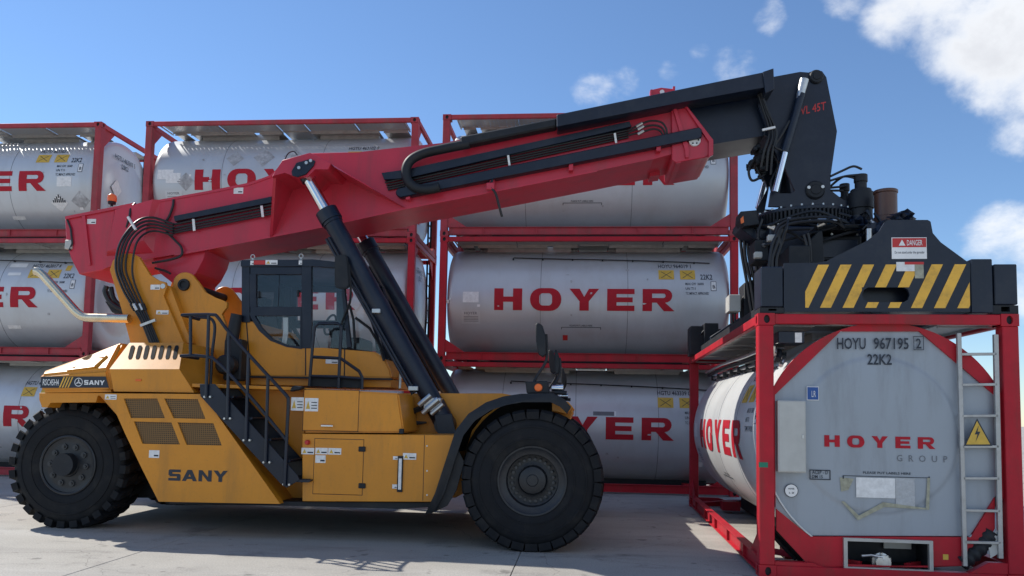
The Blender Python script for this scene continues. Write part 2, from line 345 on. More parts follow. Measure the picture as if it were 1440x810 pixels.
# ---- lettering: polygons in a (width, 1) box
def ring(x0, x1, z0, z1, tx, tz, ro, n=5):
    def rr(a, b, c, d, r):
        p = []
        for cx, cz, s in ((b - r, d - r, 0), (a + r, d - r, 90), (a + r, c + r, 180), (b - r, c + r, 270)): p += arc(cx, cz, r, s, s + 90, n)
        return p
    o = rr(x0, x1, z0, z1, ro); i = rr(x0 + tx, x1 - tx, z0 + tz, z1 - tz, max(ro - (tx + tz) / 2, 0.04))
    k = len(o); return [[o[j], o[(j + 1) % k], i[(j + 1) % k], i[j]] for j in range(k)]
def rect(a, b, c, d): return [(a, c), (b, c), (b, d), (a, d)]
def hoyer_letters():
    H = [rect(0, .42, 0, 1), rect(.86, 1.28, 0, 1), rect(.42, .86, .38, .62)]
    O = ring(0, 1.42, -.02, 1.02, .42, .24, .5, 6)
    Y = [[(.46, 0), (.88, 0), (.88, .42), (.46, .42)], [(0, 1), (.46, .42), (.67, .42), (.67, .62), (.46, 1)], [(1.34, 1), (.88, 1), (.67, .62), (.67, .42), (.88, .42)]]
    E = [rect(0, .42, 0, 1), rect(.42, 1.22, 0, .24), rect(.42, 1.14, .39, .61), rect(.42, 1.22, .76, 1)]
    bowl = arc(1.0, .69, .31, -90, 90, 8); inner = arc(.92, .69, .1, -90, 90, 8)
    Rr = [rect(0, .42, 0, 1), rect(.42, .92, .79, 1), rect(.42, .92, .38, .59), [(.92, .38), (1.0, .38), (.92, .59)], [(.92, .79), (1.0, 1), (.92, 1)], [(.62, .38), (1.0, .38), (1.42, 0), (.95, 0)]]
    Rr += [[bowl[j], bowl[j + 1], inner[j + 1], inner[j]] for j in range(8)]
    return [(H, 1.28), (O, 1.42), (Y, 1.34), (E, 1.22), (Rr, 1.42)]
def sany_letters():
    S = [rect(.0, 1.15, 0, .24), rect(.1, 1.05, .38, .62), rect(.1, 1.15, .76, 1), [(0, .5), (.36, .5), (.36, .86), (.1, 1), (0, .9)], [(.8, .14), (1.15, .1), (1.15, .5), (1.05, .62), (.8, .5)]]
    A = [[(0, 0), (.38, 0), (.76, .72), (.76, 1), (.5, 1)], [(1.42, 0), (1.04, 0), (.66, .72), (.66, 1), (.92, 1)], rect(.3, 1.12, .18, .4)]
    Nn = [rect(0, .34, 0, 1), rect(.9, 1.24, 0, 1), [(.34, 1), (.0, 1), (.9, 0), (1.24, 0)]]
    Y = [rect(.5, .86, 0, .45), [(0, 1), (.5, .42), (.68, .42), (.68, .66), (.42, 1)], [(1.36, 1), (.94, 1), (.68, .66), (.68, .42), (.86, .42)]]
    return [(S, 1.15), (A, 1.42), (Nn, 1.24), (Y, 1.36)]
def flat_letters(letters, gap, h, mapf, subdiv=0.0):
    """one mesh per letter, laid in (s,t) metres and mapped by mapf(s,t) -> xyz; cut into strips of height subdiv so they can bend"""
    out = []; x = 0.0
    for polys, w in letters:
        g = G()
        for pi, p in enumerate(polys):
            q = [(x + a * h, b * h) for a, b in p]
            strips = [q]
            if subdiv:
                strips = []; lo = min(t for _, t in q); hi = max(t for _, t in q); k = max(1, int((hi - lo) / subdiv))
                for i in range(k): strips.append(clip(clip(q, lo + (hi - lo) * i / k, 1), lo + (hi - lo) * (i + 1) / k, -1))
            for st in strips:
                if len(st) >= 3: g.add([mapf(a, b, pi * .00025) for a, b in st], [tuple(range(len(st)))])
        x += (w + gap) * h; out.append(g)
    return out
def clip(poly, z, sgn):
    out = []
    for i, p in enumerate(poly):
        q = poly[(i + 1) % len(poly)]; a = (p[1] - z) * sgn; b = (q[1] - z) * sgn
        if a >= 0: out.append(p)
        if (a > 0 and b < 0) or (a < 0 and b > 0): t = a / (a - b); out.append((p[0] + (q[0] - p[0]) * t, p[1] + (q[1] - p[1]) * t))
    return out
_txt = {}
def text_mesh(body, h, bold=0.0, spacing=1.0, sx=1.0):
    """(verts in s,t metres, faces, width): built-in face, cap height h"""
    key = (body, bold, spacing)
    if key not in _txt:
        c = bpy.data.curves.new('txt', 'FONT'); c.body = body; c.offset = bold; c.space_character = spacing; c.resolution_u = 2
        o = bpy.data.objects.new('txt', c); COL.objects.link(o)
        me = bpy.data.meshes.new_from_object(o.evaluated_get(bpy.context.evaluated_depsgraph_get()))
        _txt[key] = ([v.co[:2] for v in me.vertices], [tuple(p.vertices) for p in me.polygons])
        bpy.data.objects.remove(o); bpy.data.curves.remove(c); bpy.data.meshes.remove(me)
    vs, fs = _txt[key]; x0 = min(v[0] for v in vs); s = h / 0.70
    vv = [((x - x0) * s * sx, y * s) for x, y in vs]
    return vv, fs, max(v[0] for v in vv)
def text_on(g, body, h, mapf, s0, t0, bold=0.0, spacing=1.0, width=None, mi=0):
    vv, fs, w = text_mesh(body, h, bold, spacing); k = (width / w) if width else 1.0
    g.add([mapf(s0 + a * k, t0 + b) for a, b in vv], fs, mi)

# ------------------------------------------------------------------ ground
g = G(); g.add([(-400, -400, -0.03), (400, -400, -0.03), (400, 400, -0.03), (-400, 400, -0.03)], [(0, 1, 2, 3)])
ground = g.obj('ground', 'concrete'); ground['kind'] = 'structure'
ground['label'] = 'pale swept concrete yard under the machine and the stacks'
slab = G(); slab.box((0.004, 0.004, -0.025), (3.996, 9.996, 0.0), 0.004)
slab_me = slab.mesh('slab', 'concrete')
for i in range(-7, 8):
    for j in range(-1, 4):
        o = link('slab', slab_me, ground); o.location = (-4.64 + 4.0 * i, -8.0 + 10.0 * j + 4.2, 0)

# ------------------------------------------------------------------ tank containers
CL, CW, CH, TR, TC = 6.058, 2.438, 2.591, 1.17, 1.33
_cm = {}
def cached(key, build):
    if key not in _cm: _cm[key] = build()
    return _cm[key]
def on_shell(s, t, e=0.004):
    a = t / TR; return (s, CW / 2 - (TR + e) * math.cos(a), TC + (TR + e) * math.sin(a))
def tz(z): return TR * math.asin(max(-1, min(1, (z - TC) / TR)))
def shell_patch(g, u0, u1, z0, z1, mi=0, e=0.004, n=4):
    t0, t1 = tz(z0), tz(z1)
    for i in range(n):
        a, b = t0 + (t1 - t0) * i / n, t0 + (t1 - t0) * (i + 1) / n
        g.add([on_shell(u0, a, e), on_shell(u1, a, e), on_shell(u1, b, e), on_shell(u0, b, e)], [(0, 1, 2, 3)], mi)
    return g
def shell_diamond(g, u, z, r, mi=0, e=0.004, n=8):
    t = tz(z)
    for i in range(n):
        a, b = -r + 2 * r * i / n, -r + 2 * r * (i + 1) / n; wa, wb = r - abs(a), r - abs(b)
        q = [on_shell(u - wa, t + a, e), on_shell(u + wa, t + a, e), on_shell(u + wb, t + b, e), on_shell(u - wb, t + b, e)]
        if wa < 1e-6: q = q[1:]
        elif wb < 1e-6: q = q[:3]
        g.add(q, [tuple(range(len(q)))], mi)
    return g

def casting_mesh(sx, sy, sz, mat):
    def b():
        g = G(); a, w, h = 0.178, 0.162, 0.118
        g.box((0.028, 0.028, 0.004), (a, w, h - 0.004), 0, 1)
        def hole(cx, cz, rx, rz): return arc(cx, cz, rx, 0, 342, 19, rz)
        g.holed([(0.0, 0), (a, 0), (a, h), (0.0, h)], [hole(0.089, h / 2, 0.034, 0.042)], 0, 0.03)
        k = G(); k.holed([(0.03, 0), (w, 0), (w, h), (0.03, h)], [hole(0.085, h / 2, 0.030, 0.042)], 0, 0.03)
        k.xf(lambda x, y, z: (y, x, z)); g.add(k.v, k.f)
        g.box((0.03, 0.03, h - 0.012), (a, w, h), 0); g.box((0.03, 0.03, 0), (a, w, 0.012), 0)
        g.box((a - 0.012, 0.03, 0.012), (a, w, h - 0.012)); g.box((0.03, w - 0.012, 0.012), (a - 0.012, w, h - 0.012))
        g.xf(lambda x, y, z: (CL - x if sx else x, CW - y if sy else y, CH - z if sz else z))
        return g.mesh('corner_casting', [mat, 'black_matt'])
    return cached(('cast', sx, sy, sz, mat), b)
def mirror_mesh(key, name, mat, build, sx, sy, sz=0):
    def b():
        g = G(); build(g); g.xf(lambda x, y, z: (CL - x if sx else x, CW - y if sy else y, CH - z if sz else z)); return g.mesh(name, mat)
    return cached((key, mat if isinstance(mat, str) else tuple(mat), sx, sy, sz), b)

def shell_mesh(mat, short):
    def b():
        g = G()
        prof = [(0, .115), (.70, .13), (.76, .155), (.82, .148), (TR - .10, .155), (TR - .04, .18), (TR - .010, .225), (TR, .29)]
        prof = prof + [(TR, 1.2), (TR, 2.1), (TR, 3.0), (TR, 3.95), (TR, 4.9)] + [(r, CL - t - (.30 if short else 0)) for r, t in reversed(prof)]
        g.lathe(prof, (0, CW / 2, TC), 'x', 72); return g.mesh('tank_shell', mat, 40)
    return cached(('shell', mat, short), b)
def band_mesh(u, mat):
    def b(): return G().lathe([(TR - .004, -.006), (TR + .0022, -.005), (TR + .0022, .005), (TR - .004, .006)], (u, CW / 2, TC), 'x', 72, 0, False).mesh('cladding_band', 'seam')
    return cached(('band', u, mat), b)
def lettering_meshes(mat):
    return cached(('hoyer', mat), lambda: [g.mesh('letter', mat) for g in flat_letters(hoyer_letters(), 0.36, 0.45, lambda a, b_, e: on_shell(1.15 + a, b_ + tz(1.29) - 0.225, 0.0045 + e), 0.05)])

def build_container(label, loc, rz, serial, frame, tank, group, extras=(), near=False, seams=(1.35, 2.85, 4.5)):
    t = thing('tank_container', label, 'tank container', loc, rz, group)
    for sx in (0, 1):
        for sy in (0, 1):
            for sz in (0, 1): link('corner_casting', casting_mesh(sx, sy, sz, frame), t)
            link('corner_post', mirror_mesh('post', 'corner_post', frame, lambda g: g.box((.004, .004, .118), (.15, .15, CH - .118), .008), sx, sy), t)
            link('gusset', mirror_mesh('gus', 'gusset', frame, lambda g: g.prism([(.15, .19), (.56, .19), (.15, .46)], .03, .05), sx, sy), t)
            link('saddle', mirror_mesh('sad', 'saddle', frame, lambda g: g.prism([(.78, .05), (1.02, .05), (1.02, .19), (.78, .19)], .42, .70), sx, sy), t)
            link('diagonal_brace', mirror_mesh('dia', 'diagonal_brace', frame, lambda g: g.tube([(.9, .12, .13), (.17, 1.0, .13)], .045, 4), sx, sy), t)
    for sy in (0, 1):
        def rail(g):
            g.box((.178, .0, .03), (CL - .178, .1, .045), .003); g.box((.178, .0, .178), (CL - .178, .1, .192), .003)
            g.box((.18, .035, .044), (CL - .18, .047, .179))
            for u in (.9, 2.0, 3.03, 4.06, 5.15): g.box((u, .004, .044), (u + .012, .036, .179))
        link('bottom_side_rail', mirror_mesh('bsr', 'bottom_side_rail', frame, rail, 0, sy), t)
        link('top_side_rail', mirror_mesh('tsr', 'top_side_rail', frame, lambda g: g.box((.178, .004, CH - .105), (CL - .178, .07, CH - .008), .008), 0, sy), t)
    for sx in (0, 1):
        link('top_end_rail', mirror_mesh('ter', 'top_end_rail', frame, lambda g: g.box((.006, .162, CH - .105), (.08, CW - .162, CH - .006), .006), sx, 0), t)
        def erail(g):
            g.box((.01, .162, .012), (.11, CW - .162, .115), .006)
            for y0, y1 in ((.15, .62), (CW - .50, CW - .15)):
                k = G(); k.prism([(y0, .115), (y1, .115), (y1 - (.12 if y0 < 1 else 0), .155), (y0 + (0 if y0 < 1 else .12), .155)] if y0 < 1 else [(y0, .115), (y1, .115), (y1, .22), (y0 + .18, .22)], .02, .1, .004)
                g.add([(y, x, z) for x, y, z in k.v], k.f)
        link('bottom_end_rail', mirror_mesh('ber', 'bottom_end_rail', frame, erail, sx, 0), t)
        for k, y0 in enumerate((.16, CW - .16)):
            s = 1 if k == 0 else -1
            def brace(g, y0=y0, s=s):
                q = [(y0, CH - .105), (y0, CH - .50), (y0 + s * .05, CH - .50), (y0 + s * .42, CH - .105)]
                kk = G(); kk.prism(q, .05, .064); g.add([(y, x, z) for x, y, z in kk.v], kk.f)
            if not near: link('gusset', mirror_mesh(('tgus', k), 'gusset', frame, brace, sx, 0), t)
    sh = link('tank_shell', shell_mesh(tank, near), t)
    for u in seams: link('cladding_band', band_mesh(u, tank), sh)
    for me in lettering_meshes('letter_red'): link('letter', me, sh)
    # printed codes on the long side
    def codes():
        out = []
        for body, h, u, z, bd, w in ((serial, .105, 4.49, 1.975, .012, .66), ('22K2', .12, 5.32, 1.72, .012, .24), ('MAX GW  36000', .055, 5.02, 1.60, .01, .36), ('UN T11', .055, 5.02, 1.50, .01, .2), ('TC IMPACT APPROVED', .055, 5.02, 1.40, .01, .46), ('PLEASE PUT LABELS HERE', .035, 2.7, .76, .01, .46)):
            g = G(); text_on(g, body, h, lambda a, b: on_shell(a, b), u, tz(z), bd, 1.0, w); out.append(g.mesh('code_text', 'letter_navy'))
        g = G(); a, b = 2.53, 3.34; shell_patch(g, a, b, .735, .745); shell_patch(g, a, a + .012, .70, .735); shell_patch(g, b - .012, b, .70, .735); out.append(g.mesh('label_bracket', 'letter_navy'))
        return out
    for me in cached(('codes', serial), codes): link(me.name.split('.')[0], me, sh)
    def sticker(kind):
        g = G()
        if kind in (0, 1):
            u0, u1 = ((4.49, 4.80), (4.92, 5.22))[kind]; shell_patch(g, u0, u1, 1.72, 1.925)
            for s in (0, 1):
                p = [(u0 + .05, 1.75 if s else 1.89), (u1 - .05, 1.89 if s else 1.75)]
                (a, za), (b, zb) = p; ta, tb = tz(za), tz(zb); g.add([on_shell(a, ta - .007, .007), on_shell(b, tb - .007, .007), on_shell(b, tb + .007, .007), on_shell(a, ta + .007, .007)], [(0, 1, 2, 3)], 1)
            return g.mesh('sticker', ['sticker_yellow', 'letter_navy'])
        if kind == 2: shell_patch(g, .5, .83, 1.22, 1.44); return g.mesh('sticker', 'sticker_white')
        if kind == 3:
            shell_patch(g, .475, .86, .79, 1.06, 0); text_on(g, 'HOYER', .05, lambda a, b: on_shell(a, b, .006), .53, tz(.98), .02, 1.1, .27, 1)
            for z in (.93, .90, .87, .84): shell_patch(g, .52, .82, z, z + .01, 1, .006, 1)
            return g.mesh('data_plate', ['tank_grey', 'letter_grey'])
        if kind == 4:
            shell_patch(g, 5.52, 5.63, 1.48, 1.68, 1); shell_patch(g, 5.53, 5.62, 1.49, 1.67, 0, .006); text_on(g, 'B', .07, lambda a, b: on_shell(a, b, .008), 5.555, tz(1.53), .02, 1, None, 1)
            return g.mesh('sticker', ['sticker_white', 'letter_navy'])
    for k in range(5): link('data_plate' if k == 3 else 'sticker', cached(('st', k), lambda: sticker(k)), sh)
    if not near:       # paint knocked off the letters and scuffs on the flank
        g = G(); rg = random.Random(serial)
        for i in range(7):
            u, t0 = 1.2 + rg.random() * 3.6, tz(1.29) + rg.uniform(-.21, .2); k = rg.randint(4, 7); rx, rz_ = rg.uniform(.012, .06), rg.uniform(.008, .03)
            g.add([on_shell(u + rx * rg.uniform(.5, 1.2) * math.cos(6.283 * j / k), t0 + rz_ * rg.uniform(.5, 1.2) * math.sin(6.283 * j / k), .007) for j in range(k)], [tuple(range(k))])
        g.obj('paint_chips', 'tank_grey', sh)
        g = G()
        for i in range(6):
            u, z = rg.uniform(.4, 5.6), rg.uniform(.6, 1.95); k = rg.randint(5, 8); rx, rz_ = rg.uniform(.015, .05), rg.uniform(.01, .045); t0 = tz(z)
            g.add([on_shell(u + rx * rg.uniform(.4, 1.3) * math.cos(6.283 * j / k), t0 + rz_ * rg.uniform(.4, 1.3) * math.sin(6.283 * j / k), .0055) for j in range(k)], [tuple(range(k))])
        g.obj('flank_scuffs', 'scuffed', sh)
    for nm, mats, fn in extras:
        g = G(); fn(g); g.obj(nm, mats, sh)
    # cable along the upper flank, clips
    def cable():
        g = G(); g.tube([on_shell(1.5 + i * .31, tz(2.17 + .03 * math.exp(-i * .5) - .0006 * i * i), .03) for i in range(14)], .011, 6)
        for i in range(0, 14, 2): p = on_shell(1.5 + i * .31, tz(2.17 - .0006 * i * i), .02); g.box((p[0] - .015, p[1] - .02, p[2] - .02), (p[0] + .015, p[1] + .02, p[2] + .02))
        return g.mesh('flank_cable', 'black_matt')
    if serial in ('HOYU 964019 1', 'HGTU 463339 0', 'HGTU 463017 4', 'HOYU 967195 2'): link('flank_cable', cached('cable', cable), sh)
    link('gap_blocker', cached('gap_block', lambda: G().box((.5, .8, .03), (CL - .5, 1.62, .30), .02).mesh('gap_blocker', 'black_matt')), t)  # added dark box, hides the sunlit ground behind the gap under the tank
    # top walkway: gratings on brackets, spill boxes
    def plank(a, b, w): return G().box((a[0], a[1], 2.5405), (b[0], b[1], 2.5465), 0).mesh('walkway_plank', 'grating')
    for k, (a, b) in enumerate([((.3, .10), (1.55, .60)), ((1.57, .10), (2.85, .60)), ((3.5, .10), (4.6, .60)), ((4.62, .10), (5.75, .60)), ((2.87, .10), (3.48, 2.34)), ((.3, 1.84), (2.85, 2.34)), ((3.5, 1.84), (5.75, 2.34))]):
        o = link('walkway_plank', cached(('plank', k), lambda: plank(a, b, 0)), t)
    def edge():
        g = G()
        for y in (.10, .59, 1.84, 2.33): g.box((.3, y, 2.515), (5.75, y + .012, 2.54))
        for u in (.3, 1.56, 2.86, 3.49, 4.61, 5.74): g.box((u - .015, .07, 2.49), (u + .015, .62, 2.505)); g.box((u - .015, 1.82, 2.49), (u + .015, 2.36, 2.505))
        return g.mesh('walkway_frame', 'aluminium')
    link('walkway_frame', cached('wedge', edge), t)
    def gutter(a, b):
        g = G(); g.box((a, .606, 2.508), (b, 1.02, 2.514)); g.box((a, .601, 2.475), (b, .606, 2.53)); g.box((a, 1.0, 2.47), (b, 1.005, 2.507)); return g.mesh('gutter', 'aluminium')
    for k, (a, b) in enumerate(((.35, .62), (.72, 2.2), (2.32, 2.84), (3.5, 5.05), (5.15, 5.7))): link('gutter', cached(('gut', k), lambda: gutter(a, b)), t)
    def spill(u0, u1):
        g = G()
        for y in (.80, 1.62): g.box((u0, y, 2.42), (u1, y + .015, 2.545))
        for u in (u0, u1 - .015): g.box((u, .815, 2.42), (u + .015, 1.62, 2.545))
        return g.mesh('spill_box', 'aluminium')
    for k, (a, b) in enumerate(((.9, 2.7), (3.65, 5.0))): link('spill_box', cached(('spill', k), lambda: spill(a, b)), t)
    def lid(): return G().lathe([(.26, -.08), (.26, .0), (.24, .03), (.1, .06), (0, .065)], (1.9, CW / 2, 2.47), 'z', 28).mesh('manhole_lid', 'steel')
    link('manhole_lid', cached('lid', lid), t)
    if not near:
        lad = link('ladder', cached('ladrail', lambda: [G().box((CL - .14, y, .25), (CL - .10, y + .03, CH - .12)) for y in (1.90,)][0].box((CL - .14, 2.22, .25), (CL - .10, 2.25, CH - .12)).mesh('ladder', 'black_matt')), t)
        for k in range(7): link('rung', cached(('rung', k), lambda: G().box((CL - .13, 1.93, .45 + k * .29), (CL - .11, 2.22, .475 + k * .29)).mesh('rung', 'black_matt')), lad)
    return t

def end_at(u, z, v=0.0):      # a point on the door end: u from the left post, v metres outward from the corner castings
    return (CL + v, u, z)

S3X, S2X, S1X = -2.935, -9.528, -10.545
STACK = 'grey tank containers stacked three high behind the machine'
def white_plate(u, z, w, h): return ('sticker', 'sticker_white', lambda g: shell_patch(g, u, u + w, z, z + h))
def placard(u, z, r, mats=('tank_near_lit', 'letter_navy')):
    def f(g):
        shell_diamond(g, u, z, r, 0, .005)
    return ('placard', mats[0], f)
def hazard9(u, z, r):
    def f(g):
        shell_diamond(g, u, z, r, 0, .005)
        for i in range(-3, 4):
            x = i * r * .22; hgt = (r - abs(x)) * .92; t = tz(z)
            g.add([on_shell(u + x - .016, t + .01, .008), on_shell(u + x + .016, t + .01, .008), on_shell(u + x + .016, t + hgt, .008), on_shell(u + x - .016, t + hgt, .008)], [(0, 1, 2, 3)], 1)
    return ('placard', ['sticker_white', 'letter_navy'], f)
def smear(u, z, w, h): return ('sticker', 'letter_white', lambda g: shell_patch(g, u, u + w, z, z + h))
def scuff(u, z, r): return ('placard', 'scuffed', lambda g: shell_diamond(g, u, z, r, 0, .004))
def end_print(*rows): 
    def f(g):
        for (s, u, z, h, w) in rows: text_on(g, s, h, lambda a, b: (CL - .115 + .006 + .0, a, b), u, z, .012, 1.0, w)
    return ('code_text', 'letter_navy', f)
LEVEL = [0.0, CH + .003, 2 * (CH + .003)]
rows = [
    # (stack x, y, level, serial, label, extras)
    (S3X, 15.608, 2, 'HGTU 463118 2', 'topmost tank container of the stack behind the boom tip', [white_plate(.55, 1.2, .34, .2)]),
    (S3X, 15.608, 1, 'HOYU 964019 1', 'middle tank container of the right stack, red lettering fully in view', [smear(.16, 1.2, .05, .07), smear(.22, 1.26, .03, .05), smear(.8, 1.13, .06, .05), ('sticker', 'sign_red', lambda g: shell_patch(g, 2.56, 2.66, .49, .59))]),
    (S3X, 15.608, 0, 'HGTU 463339 0', 'tank container on the ground right behind the front wheel', [smear(3.62, 1.53, .04, .1), ('sticker', 'letter_grey', lambda g: shell_patch(g, 3.2, 3.62, 1.54, 1.62)), white_plate(5.3, .55, .1, .1)]),
    (S2X, 15.721, 2, 'HGTU 463102 9', 'dirty topmost tank container in the stack behind the boom middle', [scuff(2.0, 1.78, .2), scuff(2.65, 1.8, .24), scuff(3.3, 1.82, .22), white_plate(.3, 1.3, .36, .22), scuff(.95, 1.25, .2), smear(1.02, 1.36, .05, .05)]),
    (S2X, 15.721, 1, 'HGTU 463055 1', 'middle tank container of the stack behind the cab', [white_plate(3.0, .6, .3, .2)]),
    (S2X, 15.721, 0, 'HGTU 463221 7', 'bottom tank container of the stack hidden behind the yellow body', []),
    (S1X - CL, 15.700, 2, 'HGTU 463303 5', 'top tank container at the left edge with a striped diamond placard', [white_plate(5.06, 1.16, .34, .22), hazard9(5.08, .82, .2), scuff(5.58, .86, .22), smear(5.52, .68, .08, .05), white_plate(3.85, .5, .3, .07),
        ('end_sticker', 'sticker_white', lambda g: (g.add([(CL - .115 + .012, 1.62 + a, .9 + b) for a, b in ((0, 0), (.5, 0), (.5, .28), (0, .28))], [(0, 1, 2, 3)]), g.add([(CL - .115 + .018, .62 + a, 1.1 + b) for a, b in ((.2, 0), (.4, .22), (.2, .44), (0, .22))], [(0, 1, 2, 3)])))]),
    (S1X - CL, 15.700, 1, 'HGTU 463017 4', 'middle tank container at the left edge behind the exhaust pipe', [('sticker', 'sticker_yellow', lambda g: shell_patch(g, 5.3, 5.42, 1.9, 2.03)), smear(3.95, 1.98, .4, .1), smear(4.0, 1.78, .3, .07), white_plate(4.0, .62, .3, .07)]),
    (S1X - CL, 15.700, 0, 'HGTU 463140 8', 'bottom tank container at the left edge behind the rear wheel', [white_plate(5.3, .45, .25, .42)]),
]
for (x, y, lv, serial, label, extras) in rows:
    ext = list(extras) + [end_print((serial, .72, 2.02, .1, .8)), end_print(('22K2', 1.0, 1.86, .1, .26))]
    build_container(label, (x + random.uniform(-.01, .01), y + random.uniform(-.012, .012), LEVEL[lv]), 0.0, serial, 'frame_red_old' if (lv == 2 or x < -12) else 'frame_red', 'tank_grey', STACK, ext,
                    seams=((1.35, 2.85, 4.5), (2.1, 3.87), (1.75, 3.95))[lv])

# ---- the container under the spreader, its long axis running away from the camera
NEAR_RZ = -1.59690
NEAR_LOC = (1.9179, 13.9035, 0.0)
near = build_container('tank container under the striped spreader, its door end facing the camera', NEAR_LOC, NEAR_RZ, 'HOYU 967195 2', 'frame_red', 'tank_near_lit', None, near=True, seams=(1.6, 3.0, 4.4))
def end_poly(g, pts, v, mi=0, t=0.0):
    """flat polygon (u,z) on the door end, or a plate of thickness t"""
    if t == 0: g.add([end_at(u, z, v) for u, z in pts], [tuple(range(len(pts)))], mi)
    else:
        k = G(); k.prism(pts, v, v + t, 0, mi); g.add([(CL + y, x, z) for x, y, z in k.v], k.f, mi)
    return g
def near_end():
    sh = [c for c in near.children if c.name.startswith('tank_shell')][0]
    VS = -0.109                                     # plane of the grey end panel
    octo = [(0.808, 2.419), (1.552, 2.424), (2.238, 1.805), (2.226, 0.847), (1.982, 0.453), (0.499, 0.405), (0.173, 0.667), (0.173, 1.779)]
    k = G(); k.prism(arc(CW / 2, TC, TR + .01, -27, 207, 60) + [octo[i] for i in (6, 7, 0, 1, 2, 3)], -.098, -.068); g = G(); g.add([(CL + y, x, z) for x, y, z in k.v], k.f); g.obj('end_ring', 'frame_red', near)
    sk = G()
    for i in range(70):
        a0_, a1_ = R(-62 + 304 * i / 70), R(-62 + 304 * (i + 1) / 70)
        q = [(x, CW / 2 + rr * math.cos(a), TC + rr * math.sin(a)) for a in (a0_, a1_) for x, rr in ((CL - .62, TR + .004), (CL - .07, TR + .004), (CL - .07, TR - .01), (CL - .62, TR - .01))]
        sk.loft(q[:4], q[4:], caps=(i in (0, 69)))
    sk.obj('end_skirt', 'tank_near_lit', near)
    (va, vb1), (vc, vd) = [(0.816, 0.396), (1.611, 0.146)]
    k = G(); k.holed([(0.180, 0.654), (0.499, 0.398), (1.982, 0.446), (2.207, 0.827), (2.199, 0.534), (2.001, 0.181), (0.496, 0.107), (0.179, 0.448)], [[(va, vd), (vc, vd), (vc, vb1), (va, vb1)]], -.100, -.066); g = G(); g.add([(CL + y, x, z) for x, y, z in k.v], k.f); g.obj('end_plate', 'frame_red', near)
    k = G(); k.prism(octo, -.125, -.0925); g = G(); g.add([(CL + y, x, z) for x, y, z in k.v], k.f)
    g.lathe([(.79, -.0925), (.775, -.0915), (.76, -.086), (.745, -.080), (.72, -.0775), (.5, -.0745), (0, -.0725)], (CL, (1.146, 1.401)[0], (1.146, 1.401)[1]), 'x', 64)
    panel = g.obj('end_panel', 'end_shaded', near, 40)
    VF = -0.0695                                     # in front of the dish
    flat = lambda u0, z0, v: (lambda a, b: end_at(u0 + a, z0 + b, v))
    # lettering
    (u0, z1), (u1, z0) = [(0.642, 1.390), (1.679, 1.277)]
    lw = sum(x[1] for x in hoyer_letters()) + 4 * .60; hh = z1 - z0; kx = (u1 - u0) / (lw * hh)
    for lg_ in flat_letters(hoyer_letters(), 0.60, hh, lambda a, b, e: end_at(u0 + a * kx, z0 + b, VF + e)): lg_.obj('letter', 'letter_red', panel)
    g = G()
    def put(body, box, bold=.012, sp=1.0, v=VF):
        (a0, b1), (a1, b0) = box; text_on(g, body, b1 - b0, flat(0, 0, v), a0, b0, bold, sp, a1 - a0)
    put('GROUP', [(1.320, 1.214), (1.786, 1.151)], 0.0, 2.2); g.obj('lettering', 'letter_grey', panel); g = G()
    for body, box, bd in (('HOYU', [(0.773, 2.355), (1.046, 2.245)], .018), ('967195', [(1.121, 2.358), (1.450, 2.249)], .018), ('2', [(1.518, 2.354), (1.568, 2.257)], .018), ('22K2', [(1.059, 2.196), (1.289, 2.094)], .018), ('PLEASE PUT LABELS HERE', [(1.003, 1.045), (1.447, 1.023)], .012)):
        g = G(); put(body, box, bd); g.obj('code_text', 'letter_navy', panel)
    g = G()
    a, b = [(1.498, 2.374), (1.588, 2.243)]
    for p in (((a[0], a[1]), (b[0], a[1])), ((a[0], b[1]), (b[0], b[1])), ((a[0], a[1]), (a[0], b[1])), ((b[0], a[1]), (b[0], b[1]))):
        g.box((CL + VF - .001, min(p[0][0], p[1][0]) - .003, min(p[0][1], p[1][1]) - .003), (CL + VF, max(p[0][0], p[1][0]) + .003, max(p[0][1], p[1][1]) + .003))
    g.obj('check_digit_frame', 'letter_navy', panel); g = G()
    for pr in ([(0.811, 0.995), (1.622, 1.001)], [(0.811, 0.995), (0.823, 0.968)], [(1.609, 1.011), (1.621, 0.977)]): end_poly(g, [(pr[0][0], pr[1][1]), (pr[1][0], pr[1][1]), (pr[1][0], pr[0][1]), (pr[0][0], pr[0][1])], VF + .001)
    g.obj('label_bracket', 'letter_navy', panel)
    def stick(name, mats, box, v=VF):
        (a0, b1), (a1, b0) = box; gg = G(); end_poly(gg, [(a0, b0), (a1, b0), (a1, b1), (a0, b1)], v); return gg.obj(name, mats, panel)
    stick('sticker', 'letter_white', [(0.479, 1.868), (0.595, 1.730)], VF); stick('sticker', 'sticker_blue', [(0.485, 1.861), (0.589, 1.737)], VF + .0015)
    gg = G(); (a0, b1), (a1, b0) = [(0.525, 1.826), (0.565, 1.764)]; text_on(gg, 'LR', b1 - b0, flat(0, 0, VF + .003), a0, b0, .0, 1, a1 - a0); gg.obj('sticker_print', 'letter_white', panel)
    stick('label_sheet', 'sticker_white', [(0.936, 0.985), (1.300, 0.792)], VF + .002); stick('label_film', 'film', [(1.303, 0.989), (1.481, 0.710)], VF + .0005)
    gg = G()
    for ti, q in enumerate(([(0.784, 0.981), (0.916, 0.971), (0.862, 0.860), (0.795, 0.844)], [(0.794, 0.749), (0.821, 0.750), (0.977, 0.599), (0.950, 0.571)], [(0.950, 0.571), (0.938, 0.604), (1.176, 0.747), (1.201, 0.708)], [(1.176, 0.754), (1.194, 0.707), (1.603, 0.694), (1.603, 0.707)], [(1.596, 0.997), (1.622, 0.998), (1.609, 0.694), (1.577, 0.693)])): end_poly(gg, q, VF + .0008 + .0006 * ti)
    gg.obj('tape', 'tape', panel)
